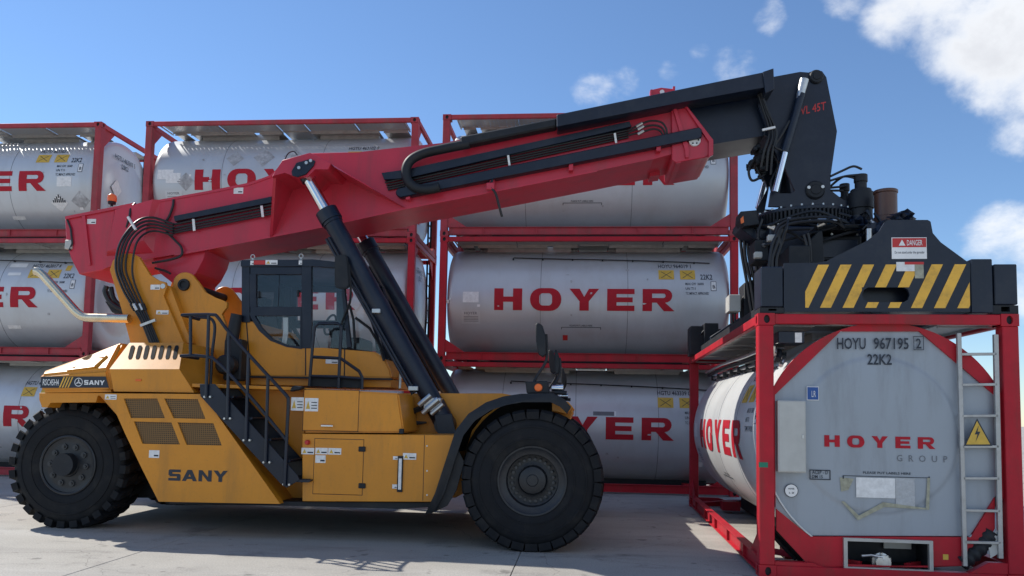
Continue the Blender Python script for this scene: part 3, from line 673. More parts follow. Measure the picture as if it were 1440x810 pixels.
    gg = G(); (a0, b1), (a1, b0) = [(0.498, 1.049), (0.697, 0.951)]
    k = G(); k.holed([(a0, b0), (a1, b0), (a1, b1), (a0, b1)], [[(a0 + .009, b0 + .009), (a1 - .009, b0 + .009), (a1 - .009, b1 - .009), (a0 + .009, b1 - .009)]], VF, VF + .001)
    gg.add([(CL + y, x, z) for x, y, z in k.v], k.f); text_on(gg, 'ACEP - D', .036, flat(0, 0, VF + .001), a0 + .025, b0 + .056, .01, 1, a1 - a0 - .05); text_on(gg, 'DM 15', .03, flat(0, 0, VF + .001), a0 + .025, b0 + .016, .01, 1, .1)
    gg.obj('sticker_print', 'letter_navy', panel)
    gg = G(); c = (0.326, 0.837)
    end_poly(gg, arc(c[0], c[1], .066, 0, 350, 35), VF - .008, 1); end_poly(gg, arc(c[0], c[1], .060, 0, 350, 35), VF - .006)
    text_on(gg, 'HOYER', .014, flat(0, 0, VF - .004), c[0] - .03, c[1] + .012, .02, 1, .06, 1); text_on(gg, '3 - 24', .018, flat(0, 0, VF - .004), c[0] - .025, c[1] - .03, .02, 1, .05, 1)
    gg.obj('inspection_sticker', ['letter_white', 'letter_navy'], panel)
    stick('sticker', 'sticker_yellow', [(1.723, 0.276), (1.773, 0.225)], -.063)
    # document holder, green flash, ladder, triangle
    (a0, b1), (a1, b0) = [(0.186, 1.723), (0.451, 1.020)]
    k = G(); k.prism([(a0, b0), (a1, b0), (a1, b1), (a0, b1)], -.092, .0, .006); gg = G(); gg.add([(CL + y, x, z) for x, y, z in k.v], k.f); db = gg.obj('document_box', 'light_grey', near)
    gg = G(); gg.box((CL + .0005, a0 + .012, b0 + .012), (CL + .004, a1 - .012, b1 - .012), .002); gg.obj('box_lid', 'light_grey', db)
    gg = G(); gg.box((CL + .004, a1 - .04, (b0 + b1) / 2 - .02), (CL + .012, a1 - .02, (b0 + b1) / 2 + .02), .002); gg.obj('box_catch', 'steel', db)
    (a0, b1), (a1, b0) = [(-0.000, 1.112), (0.088, 1.062)]; gg = G(); end_poly(gg, [(a0, b0), (a1, b0), (a1, b1), (a0, b1)], .0005 - .003); gg.obj('sticker', 'sticker_green', near)
    def bar(name, pts, w, parent, mat='aluminium'):
        (p, q) = pts; d = Vector((q[0] - p[0], q[1] - p[1])); n = Vector((-d.y, d.x)).normalized() * w / 2
        k = G(); k.prism([(p[0] - n.x, p[1] - n.y), (q[0] - n.x, q[1] - n.y), (q[0] + n.x, q[1] + n.y), (p[0] + n.x, p[1] + n.y)], -.05, -.012, .003); gg = G(); gg.add([(CL + y, x, z) for x, y, z in k.v], k.f); return gg.obj(name, mat, parent)
    lad = bar('ladder', [(1.898, 2.405), (1.905, 0.178)], .038, near); bar('ladder_rail', [(2.234, 2.394), (2.224, 0.263)], .042, lad)
    for i, y in enumerate((498, 541, 585, 628.5, 673, 718, 763)):
        r = [[(1.906, 2.198), (2.235, 2.205)], [(1.906, 1.902), (2.234, 1.911)], [(1.906, 1.602), (2.233, 1.611)], [(1.905, 1.306), (2.232, 1.317)], [(1.905, 1.006), (2.230, 1.015)], [(1.908, 0.704), (2.229, 0.707)], [(1.904, 0.403), (2.227, 0.409)]][i]
        bar('rung', r, .026, lad)
    gg = G()
    for v, tri, mi in ((-.008, [(2.037, 1.584), (2.168, 1.322), (1.912, 1.316)], 0), (-.0065, [(2.036, 1.557), (2.149, 1.336), (1.932, 1.330)], 1)): end_poly(gg, tri, v, mi)
    end_poly(gg, [(2.051, 1.516), (2.011, 1.427), (2.037, 1.428), (2.016, 1.353), (2.063, 1.455), (2.037, 1.455)], -.005, 0); gg.obj('warning_sign', ['letter_navy', 'sticker_yellow'], near)
    # outlet compartment with valve
    (a0, b1), (a1, b0) = [(0.803, 0.403), (1.623, 0.106)]; b0 = .115
    gg = G(); k = G(); k.holed([(a0, b0), (a1, b0), (a1, b1), (a0, b1)], [[(a0 + .035, b0 - .0 + .012), (a1 - .035, b0 + .012), (a1 - .035, b1 - .03), (a0 + .035, b1 - .03)]], -.075, -.03)
    gg.add([(CL + y, x, z) for x, y, z in k.v], k.f); vb = gg.obj('valve_box', 'aluminium', near)
    gg = G()
    for p, q in (((CL - .40, a0 + .01, b0), (CL - .39, a1 - .01, b1)), ((CL - .39, a0 + .01, b0), (CL - .076, a0 + .022, b1)), ((CL - .39, a1 - .022, b0), (CL - .076, a1 - .01, b1)), ((CL - .39, a0 + .022, b1 - .012), (CL - .076, a1 - .022, b1)), ((CL - .39, a0 + .022, b0), (CL - .076, a1 - .022, b0 + .01))): gg.box(p, q)
    gg.obj('box_lining', 'black_matt', vb)
    gg = G(); c = (1.186, 0.182); cx, cz = c[0], .17
    gg.lathe([(.0, -.06), (.075, -.06), (.085, -.05), (.085, -.02), (.065, -.015), (.065, .03), (.07, .035), (.07, .05), (0, .055)], (CL - .13, cx, cz), 'x', 24)
    gg.box((CL - .2, cx - .09, cz - .05), (CL - .12, cx + .09, cz + .05), .01)
    for i in range(8): an = i * math.pi / 4; gg.cyl((CL - .155, cx + .075 * math.cos(an), cz + .075 * math.sin(an)), (CL - .13, cx + .075 * math.cos(an), cz + .075 * math.sin(an)), .012, None, 6)
    gg.obj('outlet_valve', 'steel', vb)
    gg = G(); hp = [(0.985, 0.227), (1.076, 0.238), (1.180, 0.222), (1.192, 0.162)]; gg.tube([(CL - .09, u, z) for u, z in hp], [.014, .012, .016, .014], 8); gg.obj('valve_handle', 'steel', vb)
    (a0, b1), (a1, b0) = [(1.280, 0.360), (1.543, 0.269)]; gg = G(); gg.box((CL - .36, a0, b0), (CL - .34, a1, b1), .003); gg.obj('instruction_plate', 'light_grey', vb)
    # hose tray at the lower right and pipes at the lower left
    gg = G(); pts = smooth([(CL - .11, u, z) for u, z in [(1.900, 0.197), (2.003, 0.281), (2.107, 0.391), (2.179, 0.500)]], 8)
    gg.tube(pts, [.075 + .012 * (i % 4 < 2) for i in range(len(pts))], 14); gg.obj('drain_hose', 'black_matt', near, 60)
    gg = G(); end_poly(gg, [(2.120, 0.418), (2.205, 0.527), (2.206, 0.302), (2.142, 0.260)], -.05, 0, .01); gg.obj('splash_plate', 'light_grey', near)
    gg = G(); gg.tube([(CL - .35, u, z) for u, z in [(0.165, 0.461), (0.298, 0.337), (0.444, 0.193)]], .035, 10); gg.tube([(CL - .3, u, z) for u, z in [(0.152, 0.413), (0.271, 0.281), (0.417, 0.137)]], .022, 8); gg.cyl(*[(CL - .34, u, z) for u, z in [(0.404, 0.232), (0.497, 0.140)]], .055, None, 12)
    gg.obj('vapour_pipe', 'black_matt', near)
    # air box under the top rail and pipes on the tank's shoulder
    (a0, b1), (a1, b0) = [(0.218, 2.422), (0.476, 2.303)]; gg = G(); gg.box((CL - .42, a0, b0), (CL - .12, a1, b1), .006); bx = gg.obj('air_box', 'black_paint', near)
    (a0, b1), (a1, b0) = [(0.382, 2.409), (0.449, 2.310)]; gg = G(); end_poly(gg, [(a0, b0), (a1, b0), (a1, b1), (a0, b1)], -.117); gg.obj('sticker', 'sticker_white', bx)
    for j, (r, dz) in enumerate(((.022, 0), (.03, .06), (.02, .11))):
        gg = G(); gg.tube(smooth([(.4, .34 - .05 * j, 2.2 + dz), (2.0, .36 - .05 * j, 2.23 + dz), (4.0, .34 - .05 * j, 2.2 + dz), (5.6, .33 - .05 * j, 2.19 + dz), (5.86, .26 - .03 * j, 2.08 + dz)], 5), r, 8); gg.obj('shoulder_pipe', 'steel' if j != 1 else 'black_matt', near)
    for k in range(9):
        gg = G(); u = .6 + k * .62; gg.box((u, .30, 2.16), (u + .03, .38, 2.24), .004); gg.obj('pipe_clip', 'black_matt', near)
near_end()

# ------------------------------------------------------------------ reach stacker
YC = 10.83
st = thing('reach_stacker', 'yellow and red reach stacker with its boom raised over the tank container', 'reach stacker', (-3.4, YC, 0), world=True)
def part(g, name, mat, parent=None, sharp=32): return g.obj(name, mat, st if parent is None else parent, sharp)
def mir(g): k = G(); k.v = [(x, 2 * YC - y, z) for x, y, z in g.v]; k.f = g.f[:]; k.m = g.m[:]; return k
def x3(pts, y): return [(x, y, z) for x, z in pts]

# ---- wheels
def tyre_mesh(lugs, half, Rr, frac):
    g = G(); w = half
    prof = [(.345, -w + .06), (.36, -w + .035), (.42, -w + .012), (.47, -w + .004), (.472, -w - .004), (.485, -w - .004), (.487, -w + .002), (.55, -w), (.60, -w + .002), (.602, -w - .005), (.62, -w - .004), (.622, -w + .006), (.66, -w + .012), (.73, -w + .045), (.745, -w + .07), (.75, 0), (.745, w - .07), (.73, w - .045), (.66, w - .012), (.55, w), (.42, w - .012), (.36, w - .035), (.345, w - .06)]
    g.lathe(prof, (0, 0, 0), 'y', 72, 0, False)
    for s in (-1, 1):
        for i in range(lugs):
            a = 2 * math.pi * (i + (0.5 if s > 0 else 0)) / lugs; da = 2 * math.pi / lugs * frac; tw = 0.09 * -s
            def P(r, an, y): return (r * math.cos(an), y, r * math.sin(an))
            y0, y1 = (s * (w - .008), s * .015)
            A = [P(.70, a - da, y0 * 1.0), P(.70, a + da, y0), P(Rr - .03, a + da * .95, s * (w - .004)), P(Rr - .03, a - da * .95, s * (w - .004))]
            M = [P(.735, a - da * .9, s * (w - .05)), P(.735, a + da * .9, s * (w - .05)), P(Rr, a + da * .85, s * (w - .05)), P(Rr, a - da * .85, s * (w - .05))]
            B = [P(.735, a - da * .9 + tw, y1), P(.735, a + da * .9 + tw, y1), P(Rr, a + da * .8 + tw, y1), P(Rr, a - da * .8 + tw, y1)]
            g.loft(A, M); g.loft(M, B)
    return g.mesh('tyre', 'rubber', 40)
tyre_front = tyre_mesh(30, .25, .81, .462); tyre_rear = tyre_mesh(28, .26, .81, .31)
def rim_mesh(deep):
    g = G()
    if deep:   # dished disc with a planetary hub
        g.lathe([(.36, -.19), (.385, -.225), (.395, -.232), (.392, -.24), (.375, -.238), (.35, -.215), (.315, -.205), (.298, -.20), (.292, -.17), (.288, -.10), (.26, -.085), (.20, -.085), (.17, -.10), (.15, -.15), (.12, -.16), (.07, -.165), (.06, -.175), (0, -.175)], (0, 0, 0), 'y', 48, 0, False)
    else:      # nearly flush disc
        g.lathe([(.36, -.20), (.375, -.243), (.36, -.25), (.345, -.243), (.34, -.225), (.30, -.215), (.28, -.215), (.15, -.225), (.14, -.245), (.10, -.255), (.09, -.262), (.04, -.262), (.035, -.25), (0, -.25)], (0, 0, 0), 'y', 48, 0, False)
    return g.mesh('wheel', 'rim_paint')
def nut_mesh(deep):
    g = G()
    if deep: g.cyl((0, -.08, 0), (0, -.115, 0), .018, None, 6)
    else: g.cyl((0, -.21, 0), (0, -.238, 0), .042, .036, 12); g.cyl((0, -.237, 0), (0, -.254, 0), .018, None, 6)
    return g.mesh('wheel_nut', 'nut_steel')
def wheel(x, y, z, tyre, deep, rot=0.0, flip=False):
    w = link('wheel', cached(('rim', deep), lambda: rim_mesh(deep)), st); w.location = (x, y, z); w.rotation_euler = (0, rot, math.pi if flip else 0)
    t = link('tyre', tyre, w); k = 24 if deep else 10
    for i in range(k): n = link('wheel_nut', cached(('nut', deep), lambda: nut_mesh(deep)), w); n.location = (.237 * math.cos(2 * math.pi * i / k), 0, .237 * math.sin(2 * math.pi * i / k))
    return w
FX, RX = (-0.528, 0.795)[0], (-6.429, 0.721)[0]
fw = wheel(FX, 9.01, .79, tyre_front, True, .1)
wheel(FX, 9.59, .79, tyre_front, True, .25); wheel(FX, 2 * YC - 9.01, .79, tyre_front, True, .4, True); wheel(FX, 2 * YC - 9.59, .79, tyre_front, True, .2, True)
wheel(RX, 9.54, .79, tyre_rear, False, .05); wheel(RX, 2 * YC - 9.54, .79, tyre_rear, False, .5, True)
for (x, z) in [(-0.660, 0.783), (-0.438, 0.853)]:
    g = G(); g.box((x - .018, 8.90, z - .03), (x + .018, 8.906, z + .03)); part(g, 'hub_sticker', 'sticker_white')
for nm, x, r in (('drive_axle', FX, .3), ('steer_axle', RX, .2)):
    g = G(); g.cyl((x, 9.2, .8), (x, 2 * YC - 9.2, .8), r * .7, None, 20); g.lathe([(.2, -.5), (r + .1, -.25), (r + .12, 0), (r + .1, .25), (.2, .5)], (x, YC, .8), 'y', 24); part(g, nm, 'black_matt')

# ---- main frame and side boxes
AP, BX = 8.95, 9.0
g = G()
g.prism([(-7.192, 1.634), (-4.878, 1.673), (-4.885, 1.816), (-2.370, 1.781), (-1.014, 1.804), (-0.142, 1.663), (-0.086, 1.573), (-0.271, 1.162), (-1.585, 0.450), (-5.403, 0.343), (-6.025, 0.797), (-6.937, 0.870)], 9.95, 2 * YC - 9.95, .01)
frame = part(g, 'main_frame', 'yellow')
g = G(); g.prism([(-4.846, 1.837), (-3.469, 1.804), (-3.414, 0.393), (-3.743, 0.375), (-4.342, 0.954)], 9.5, 9.94, .006); deck = part(g, 'side_wall', 'yellow')
g = G(); g.prism([(-4.711, 1.836), (-3.378, 1.813), (-3.377, 1.774), (-4.709, 1.792)], 9.03, 9.94, .004); part(g, 'deck_plate', 'yellow')
# apron with grilles behind the rear wheel arch
apron_outer = [(-5.831, 1.696), (-4.560, 1.708), (-3.551, 0.429), (-5.008, 0.413), (-5.235, 0.791), (-5.475, 1.212), (-5.587, 1.424), (-5.687, 1.577)]
gr = [[(-5.520, 1.637), (-5.094, 1.645), (-4.982, 1.410), (-5.414, 1.402)], [(-5.006, 1.646), (-4.583, 1.644), (-4.473, 1.411), (-4.876, 1.412)], [(-5.375, 1.363), (-4.899, 1.360), (-4.778, 1.099), (-5.252, 1.097)], [(-4.823, 1.362), (-4.374, 1.362), (-4.255, 1.098), (-4.697, 1.097)]]
g = G(); g.holed(apron_outer, gr, AP, AP + .03); apron = part(g, 'apron_panel', 'yellow')
for q in gr:
    cx = sum(p[0] for p in q) / 4; cz = sum(p[1] for p in q) / 4; g = G(); g.prism([(cx + (x - cx) * 1.03, cz + (z - cz) * 1.03) for x, z in q], AP + .018, AP + .028)
    part(g, 'grille', 'grille_mesh', apron)
g = G(); g.prism([(-5.849, 1.671), (-4.574, 1.692), (-3.564, 0.446), (-5.008, 0.430), (-5.558, 1.382)], AP + .031, 9.94, .0); part(g, 'apron_box', 'yellow', apron)
g = G(); g.prism([(-4.560, 1.708), (-4.524, 1.709), (-3.508, 0.431), (-3.551, 0.429)], AP - .004, AP + .12); part(g, 'apron_edge', 'yellow', apron)
lw = sum(x[1] for x in sany_letters()) + 3 * .14
def sany(box, y, name, mat, parent):
    (x0, z1), (x1, z0) = box; h = z1 - z0; k = (x1 - x0) / (lw * h)
    for g in flat_letters(sany_letters(), .14, h, lambda a, b, e: (x0 + a * k, y - e, z0 + b)): part(g, 'letter', mat, parent)
sany([(-4.900, 0.800), (-4.164, 0.667)], AP - .003, 'lettering', 'letter_navy', apron)
def label_strip(box, y, parent, cols=('sticker_white', 'letter_navy', 'sticker_yellow'), rows=2, tri=True):
    """small printed safety label"""
    (x0, z1), (x1, z0) = box; g = G(); g.box((x0, y - .001, z0), (x1, y + .001, z1)); w, h = x1 - x0, z1 - z0
    def q(a, b, c, d, mi): g.add([(x0 + a * w, y - .002, z0 + c * h), (x0 + b * w, y - .002, z0 + c * h), (x0 + b * w, y - .002, z0 + d * h), (x0 + a * w, y - .002, z0 + d * h)], [(0, 1, 2, 3)], mi)
    if tri:
        g.add([(x0 + .08 * w, y - .002, z0 + .18 * h), (x0 + .4 * w, y - .002, z0 + .18 * h), (x0 + .24 * w, y - .002, z0 + .8 * h)], [(0, 1, 2)], 2)
    for i in range(rows): q(.48, .92, .2 + .65 * i / rows, .2 + .65 * i / rows + .2 / rows, 1)
    return part(g, 'safety_label', list(cols), parent)
label_strip([(-5.757, 1.684), (-5.608, 1.622)], AP - .003, apron); label_strip([(-5.158, 1.023), (-5.028, 0.932)], AP - .003, apron, tri=False, rows=1)

# tank boxes amidships
g = G(); g.prism([(-3.292, 1.257), (-1.452, 1.279), (-1.446, 1.047), (-1.667, 0.499), (-3.260, 0.461)], BX, 9.9, .006); lower = part(g, 'tool_box', 'yellow')
g = G(); g.prism([(-3.320, 1.804), (-2.153, 1.759), (-2.070, 1.290), (-3.298, 1.268)], BX + .05, 9.9, .02, seg=2); upper = part(g, 'battery_box', 'yellow')
g = G()
A_ = [(-2.632, 1.785), (-2.217, 1.766), (-2.083, 1.294), (-2.597, 1.283)]
g.loft([(A_[0][0], BX + .055, A_[0][1]), (A_[1][0], BX + .22, A_[1][1]), (A_[2][0], BX + .22, A_[2][1]), (A_[3][0], BX + .055, A_[3][1])], [(A_[0][0], 9.5, A_[0][1]), (A_[1][0], 9.5, A_[1][1]), (A_[2][0], 9.5, A_[2][1]), (A_[3][0], 9.5, A_[3][1])])
def door_lines(box, y, parent, name='door'):
    (x0, z1), (x1, z0) = box; g = G(); g.box((x0, y - .006, z0), (x1, y + .004, z1), .004); d = part(g, name, 'yellow', parent)
    g = G(); e = .006
    g.box((x0 - e, y - .001, z0 - e), (x1 + e, y + .003, z1 + e)); part(g, 'door_gap', 'black_matt', parent); return d
d1 = door_lines([(-3.133, 1.201), (-2.541, 0.556)], BX, lower); d2 = door_lines([(-3.305, 1.783), (-2.632, 1.299)], BX + .05, upper)
for (x, z) in [(-2.555, 1.092), (-2.541, 0.664)]: g = G(); g.box((x - .042, BX - .02, z - .03), (x + .042, BX - .005, z + .03), .006); part(g, 'hinge', 'black_matt', lower)
g = G(); (x0, z1), (x1, z0) = [(-3.079, 1.366), (-2.930, 1.344)]; g.box((x0, BX + .02, z0), (x1, BX + .04, z1), .005); part(g, 'door_handle', 'chrome', upper)
g = G(); (x0, z1), (x1, z0) = [(-2.121, 1.023), (-2.058, 0.603)]; g.box((x0, BX - .02, z0), (x1, BX - .002, z1), .004); lg = part(g, 'level_gauge', 'black_matt', lower)
g = G(); g.box((x0 + .014, BX - .024, z0 + .03), (x1 - .014, BX - .019, z1 - .03)); part(g, 'gauge_glass', 'sticker_white', lower)
g = G(); c = (-3.218, 1.157); g.lathe([(.0, -.06), (.022, -.055), (.03, -.03), (.03, 0)], (c[0], BX, c[1]), 'y', 16); part(g, 'stop_button', 'sign_red', lower)
for b, t in (([(-3.458, 1.690), (-3.303, 1.531)], 1), ([(-3.287, 1.684), (-3.124, 1.526)], 1)): label_strip(b, BX + .042, upper, rows=3)
for b in ([(-3.290, 1.092), (-3.135, 1.016)], [(-3.120, 1.096), (-2.970, 1.020)], [(-2.964, 1.096), (-2.806, 1.020)], [(-2.063, 1.058), (-1.904, 0.983)]): label_strip(b, BX - .008, lower, rows=1)
for b in ([(-3.117, 1.008), (-2.992, 0.919)], [(-2.181, 1.018), (-2.124, 0.977)], [(-2.179, 0.690), (-2.123, 0.642)]): label_strip(b, BX - .0085, lower, rows=1, tri=False)
g = G(); (x0, z1), (x1, z0) = [(-2.122, 1.340), (-2.069, 1.282)]; g.box((x0, BX - .0, z0), (x1, BX + .05, z1), .004); part(g, 'latch', 'black_matt', lower)
g = G(); (x0, z1), (x1, z0) = [(-3.455, 1.830), (-3.303, 1.756)]; g.prism([(x0, z0), (x0 + .02, z1 - .02), (x0 + .06, z1), (x1, z1 - .01), (x1 - .02, z0 + .03)], BX - .03, BX + .08, .008); part(g, 'lamp_housing', 'black_matt')
seam = [(-1.814, 1.271), (-1.789, 0.511)]
g = G(); g.box((seam[0][0] - .003, BX - .002, seam[1][1]), (seam[0][0] + .003, BX + .002, seam[0][1])); part(g, 'panel_seam', 'black_matt', lower)
for (x, z) in [(-1.811, 1.147), (-1.803, 0.857), (-1.795, 0.577)]: g = G(); g.cyl((x + .03, BX - .006, z), (x + .03, BX + .002, z), .01, None, 8); part(g, 'bolt', 'bolt', lower)
g = G(); g.prism([(-3.601, 0.442), (-1.727, 0.487), (-1.725, 0.434), (-2.114, 0.397), (-3.599, 0.396)], 9.06, 9.6, .004); part(g, 'step_plate', 'black_matt')
g = G(); g.prism([(-5.244, 0.405), (-1.760, 0.503), (-1.757, 0.400), (-2.196, 0.353), (-5.238, 0.299)], 9.62, 2 * YC - 9.62, .0); part(g, 'belly_plate', 'black_matt')
g = G(); g.prism([(-6.921, 0.868), (-5.540, 0.900), (-5.430, 0.337), (-6.631, 0.303), (-6.896, 0.486)], 9.98, 2 * YC - 9.98, .01); part(g, 'axle_frame', 'black_matt')

# ---- rear hood and counterweight
def hood():
    a = [(-5.753, 1.995), (-4.861, 2.007)]; b = [(-5.760, 2.356), (-5.038, 2.364)]; c = [(-5.682, 1.722), (-4.658, 1.725)]; yr = 2 * YC - 9.4
    g = G(); n0, n1 = 9.0, 9.4
    prof0 = [(c[0][0], n0, c[0][1]), (a[0][0], n0, a[0][1]), (b[0][0], n1, b[0][1]), (b[0][0], yr, b[0][1]), (a[0][0], 2 * YC - n0, a[0][1]), (c[0][0], 2 * YC - n0, c[0][1])]
    prof1 = [(c[1][0], n0, c[1][1]), (a[1][0], n0, a[1][1]), (b[1][0], n1, b[1][1]), (b[1][0], yr, b[1][1]), (a[1][0], 2 * YC - n0, a[1][1]), (c[1][0], 2 * YC - n0, c[1][1])]
    g.loft(prof0, prof1); h = part(g, 'engine_hood', 'yellow')
    # louvre slots on the sloping face
    na = Vector((0, b[0][1] - a[0][1], -(n1 - n0))).normalized(); na = -na if na.y > 0 else na
    for p, q in zip([(-5.589, 9.147, 2.130), (-5.491, 9.147, 2.131), (-5.394, 9.147, 2.133), (-5.297, 9.147, 2.134), (-5.200, 9.147, 2.135), (-5.103, 9.147, 2.136), (-5.011, 9.147, 2.138)], [(-5.678, 9.347, 2.316), (-5.579, 9.347, 2.317), (-5.484, 9.347, 2.318), (-5.385, 9.347, 2.319), (-5.286, 9.347, 2.320), (-5.187, 9.347, 2.321), (-5.092, 9.347, 2.323)]):
        p, q = Vector(p), Vector(q); k = G(); w = Vector((.026, 0, 0)); m = [p - w * .6, p + w * .6, p.lerp(q, .12) + w, q.lerp(p, .12) + w, q + w * .6, q - w * .6, q.lerp(p, .12) - w, p.lerp(q, .12) - w]
        k.loft([v + na * .004 for v in m], [v - na * .03 for v in m]); part(k, 'louvre_slot', 'slot_shade', h)  # solid near-black insert, the shade of an open slot painted in
    # rear half, falling away to the back
    g = G(); e = [(-6.646, 1.921), (-5.780, 1.995)]; f = [(-6.649, 1.693), (-5.709, 1.717)]; r = [(-6.987, 1.971), (-5.880, 2.365)]
    A = [(f[0][0], n0 + .02, f[0][1]), (e[0][0], n0, e[0][1]), (r[0][0], 9.5, e[0][1] + .05), (r[0][0], 2 * YC - 9.5, e[0][1] + .05), (e[0][0], 2 * YC - n0, e[0][1]), (f[0][0], 2 * YC - n0 - .02, f[0][1])]
    B = [(f[1][0], n0 + .005, f[1][1]), (e[1][0], n0 + .005, e[1][1]), (r[1][0], 9.41, r[1][1]), (r[1][0], 2 * YC - 9.41, r[1][1]), (e[1][0], 2 * YC - n0 - .005, e[1][1]), (f[1][0], 2 * YC - n0 - .005, f[1][1])]
    g.loft(A, B)
    bm = bmesh.new(); me = g.mesh('tmp', 'yellow'); bm.from_mesh(me); bmesh.ops.bevel(bm, geom=bm.edges[:], offset=.035, segments=3, affect='EDGES', clamp_overlap=True)
    g2 = G(); bm.verts.index_update(); g2.add([v.co[:] for v in bm.verts], [[v.index for v in ff.verts] for ff in bm.faces]); bm.free()
    cw = part(g2, 'counterweight_cover', 'yellow')
    # pressed recess in the sloping top
    sl = [Vector(A[1]), Vector(B[1]), Vector(B[2]), Vector(A[2])]
    def on(u, v, o): return sl[0].lerp(sl[1], u).lerp(sl[3].lerp(sl[2], u), v) + Vector((0, -.6, .8)) * o
    rim = [(.40, .10), (.80, .12), (.90, .50), (.70, .52)]
    for i in range(4):
        p, q = rim[i], rim[(i + 1) % 4]; gg = G(); gg.tube([on(*p, .004), on((p[0] + q[0]) / 2, (p[1] + q[1]) / 2, .004), on(*q, .004)], .022, 6); part(gg, 'pressed_rib', 'yellow', cw, 60)
    # band with the model code
    bb = [(-6.634, 1.891), (-5.793, 1.903), (-5.744, 1.768), (-6.634, 1.750)]; g = G(); yb = n0 - .004
    g.add([(x, yb, z) for x, z in bb], [(0, 1, 2, 3)]); band = part(g, 'name_band', 'letter_navy', cw)
    g = G(); (x0, z1), (x1, z0) = [(-6.604, 1.860), (-6.395, 1.784)]; text_on(g, 'RSC45H4', z1 - z0, lambda p, q: (x0 + p, yb - .003, z0 + q), 0, 0, .01, 1, x1 - x0); part(g, 'lettering', 'letter_white', cw)
    g = G()
    for i in range(4):
        q = [(-6.389, 1.758), (-6.337, 1.891), (-6.318, 1.891), (-6.370, 1.759)]; dx = i * .036; g.add([(x + dx, yb - .003, z) for x, z in q], [(0, 1, 2, 3)])
    part(g, 'band_stripes', 'stripe_yellow', cw)
    sany([(-6.066, 1.855), (-5.801, 1.798)], yb - .003, 'lettering', 'letter_white', cw)
    g = G(); c_ = (-6.138, 1.828); k = G(); k.holed(arc(c_[0], c_[1], .053, 0, 350, 35), [arc(c_[0], c_[1], .045, 0, 350, 35)], yb - .004, yb - .003); g.add(k.v, k.f)
    for an in (90, 210, 330): d = Vector((math.cos(R(an)), math.sin(R(an)))); n = Vector((-d.y, d.x)) * .013; g.add([(c_[0] + n.x, yb - .004, c_[1] + n.y), (c_[0] + d.x * .045, yb - .004, c_[1] + d.y * .045), (c_[0] - n.x, yb - .004, c_[1] - n.y)], [(0, 1, 2)])
    part(g, 'emblem', 'letter_white', cw)
    # skirt under the cover, over the wheel
    g = G(); g.prism([(-6.694, 1.690), (-5.744, 1.706), (-5.742, 1.675), (-5.927, 1.672), (-5.940, 1.584), (-6.536, 1.574), (-6.570, 1.511), (-6.645, 1.510), (-6.689, 1.606)], 9.06, 2 * YC - 9.06, .004); part(g, 'counterweight', 'yellow', cw)
    g = G(); g.prism([(-6.057, 1.675), (-4.746, 1.697), (-4.733, 1.440), (-5.143, 1.299), (-5.718, 1.538)], 9.34, 9.9); part(g, 'wheel_arch', 'black_matt')
    g = G(); (x0, z1), (x1, z0) = [(-5.408, 1.878), (-5.333, 1.853)]; g.box((x0, n0 - .012, z0), (x1, n0 - .001, z1), .004); part(g, 'side_reflector', 'orange_glow', h)
    return h, cw
hood()

# ---- boom pillars
def pillar(y0, y1, name='boom_pillar'):
    g = G(); g.prism([(-6.486, 3.416), (-6.452, 3.546), (-6.358, 3.642), (-6.167, 3.647), (-6.060, 3.591), (-5.902, 3.338), (-5.780, 3.269), (-5.671, 3.250), (-5.646, 3.171), (-5.696, 3.056), (-5.363, 2.426), (-5.354, 2.251), (-6.046, 2.242), (-6.128, 2.418), (-6.267, 2.831)], y0, y1, .008); return g
def lug(y0, y1):
    g = G(); cx, cz = (-5.497, 3.241)
    top = arc(cx, cz, .18, 150, 20, 10); rest = [(-5.196, 3.134), (-5.061, 3.065), (-4.927, 3.027), (-4.865, 2.998), (-4.871, 2.919), (-4.948, 2.841), (-4.813, 2.549), (-4.568, 2.019), (-4.553, 1.682), (-5.404, 1.668), (-5.373, 2.426), (-5.702, 3.052)]
    g.prism(top + rest, y0, y1, .008); return g
pl = part(pillar(10.02, 10.07), 'boom_pillar', 'yellow'); part(mir(pillar(10.02, 10.07)), 'boom_pillar', 'yellow')
lg1 = part(lug(10.2, 10.26), 'pivot_lug', 'yellow'); part(mir(lug(10.2, 10.26)), 'pivot_lug', 'yellow')
c = (-5.497, 3.241)
g = G(); g.lathe([(0, -.012), (.05, -.012), (.052, -.035), (.08, -.035), (.085, -.02), (.085, 0)], (c[0], 10.2, c[1]), 'y', 24); g.cyl((c[0], 10.21, c[1]), (c[0], 2 * YC - 10.21, c[1]), .06); part(g, 'pivot_pin', 'black_matt', lg1)
g = G(); g.prism([(-6.128, 2.418), (-5.373, 2.426), (-4.813, 2.549), (-4.573, 1.682), (-6.013, 1.657)], 10.28, 2 * YC - 10.28); part(g, 'pillar_web', 'yellow', pl)
q_ = [(-5.868, 3.241), (-5.613, 3.242), (-5.346, 2.422), (-5.609, 2.419)]; g = G(); g.prism([(-5.755, 3.241), (-5.631, 3.202), (-5.286, 2.422), (-5.467, 2.420)], 10.075, 10.19); part(g, 'pillar_stiffener', 'yellow', pl)
g = G(); cc = (-5.702, 3.192); g.cyl((cc[0], 10.01, cc[1]), (cc[0], 10.03, cc[1]), .035); part(g, 'pillar_boss', 'bolt', pl)
label_strip([(-5.878, 3.212), (-5.742, 3.144)], 10.015, pl, tri=False, rows=1); label_strip([(-5.777, 2.860), (-5.602, 2.803)], 10.015, pl, rows=1)

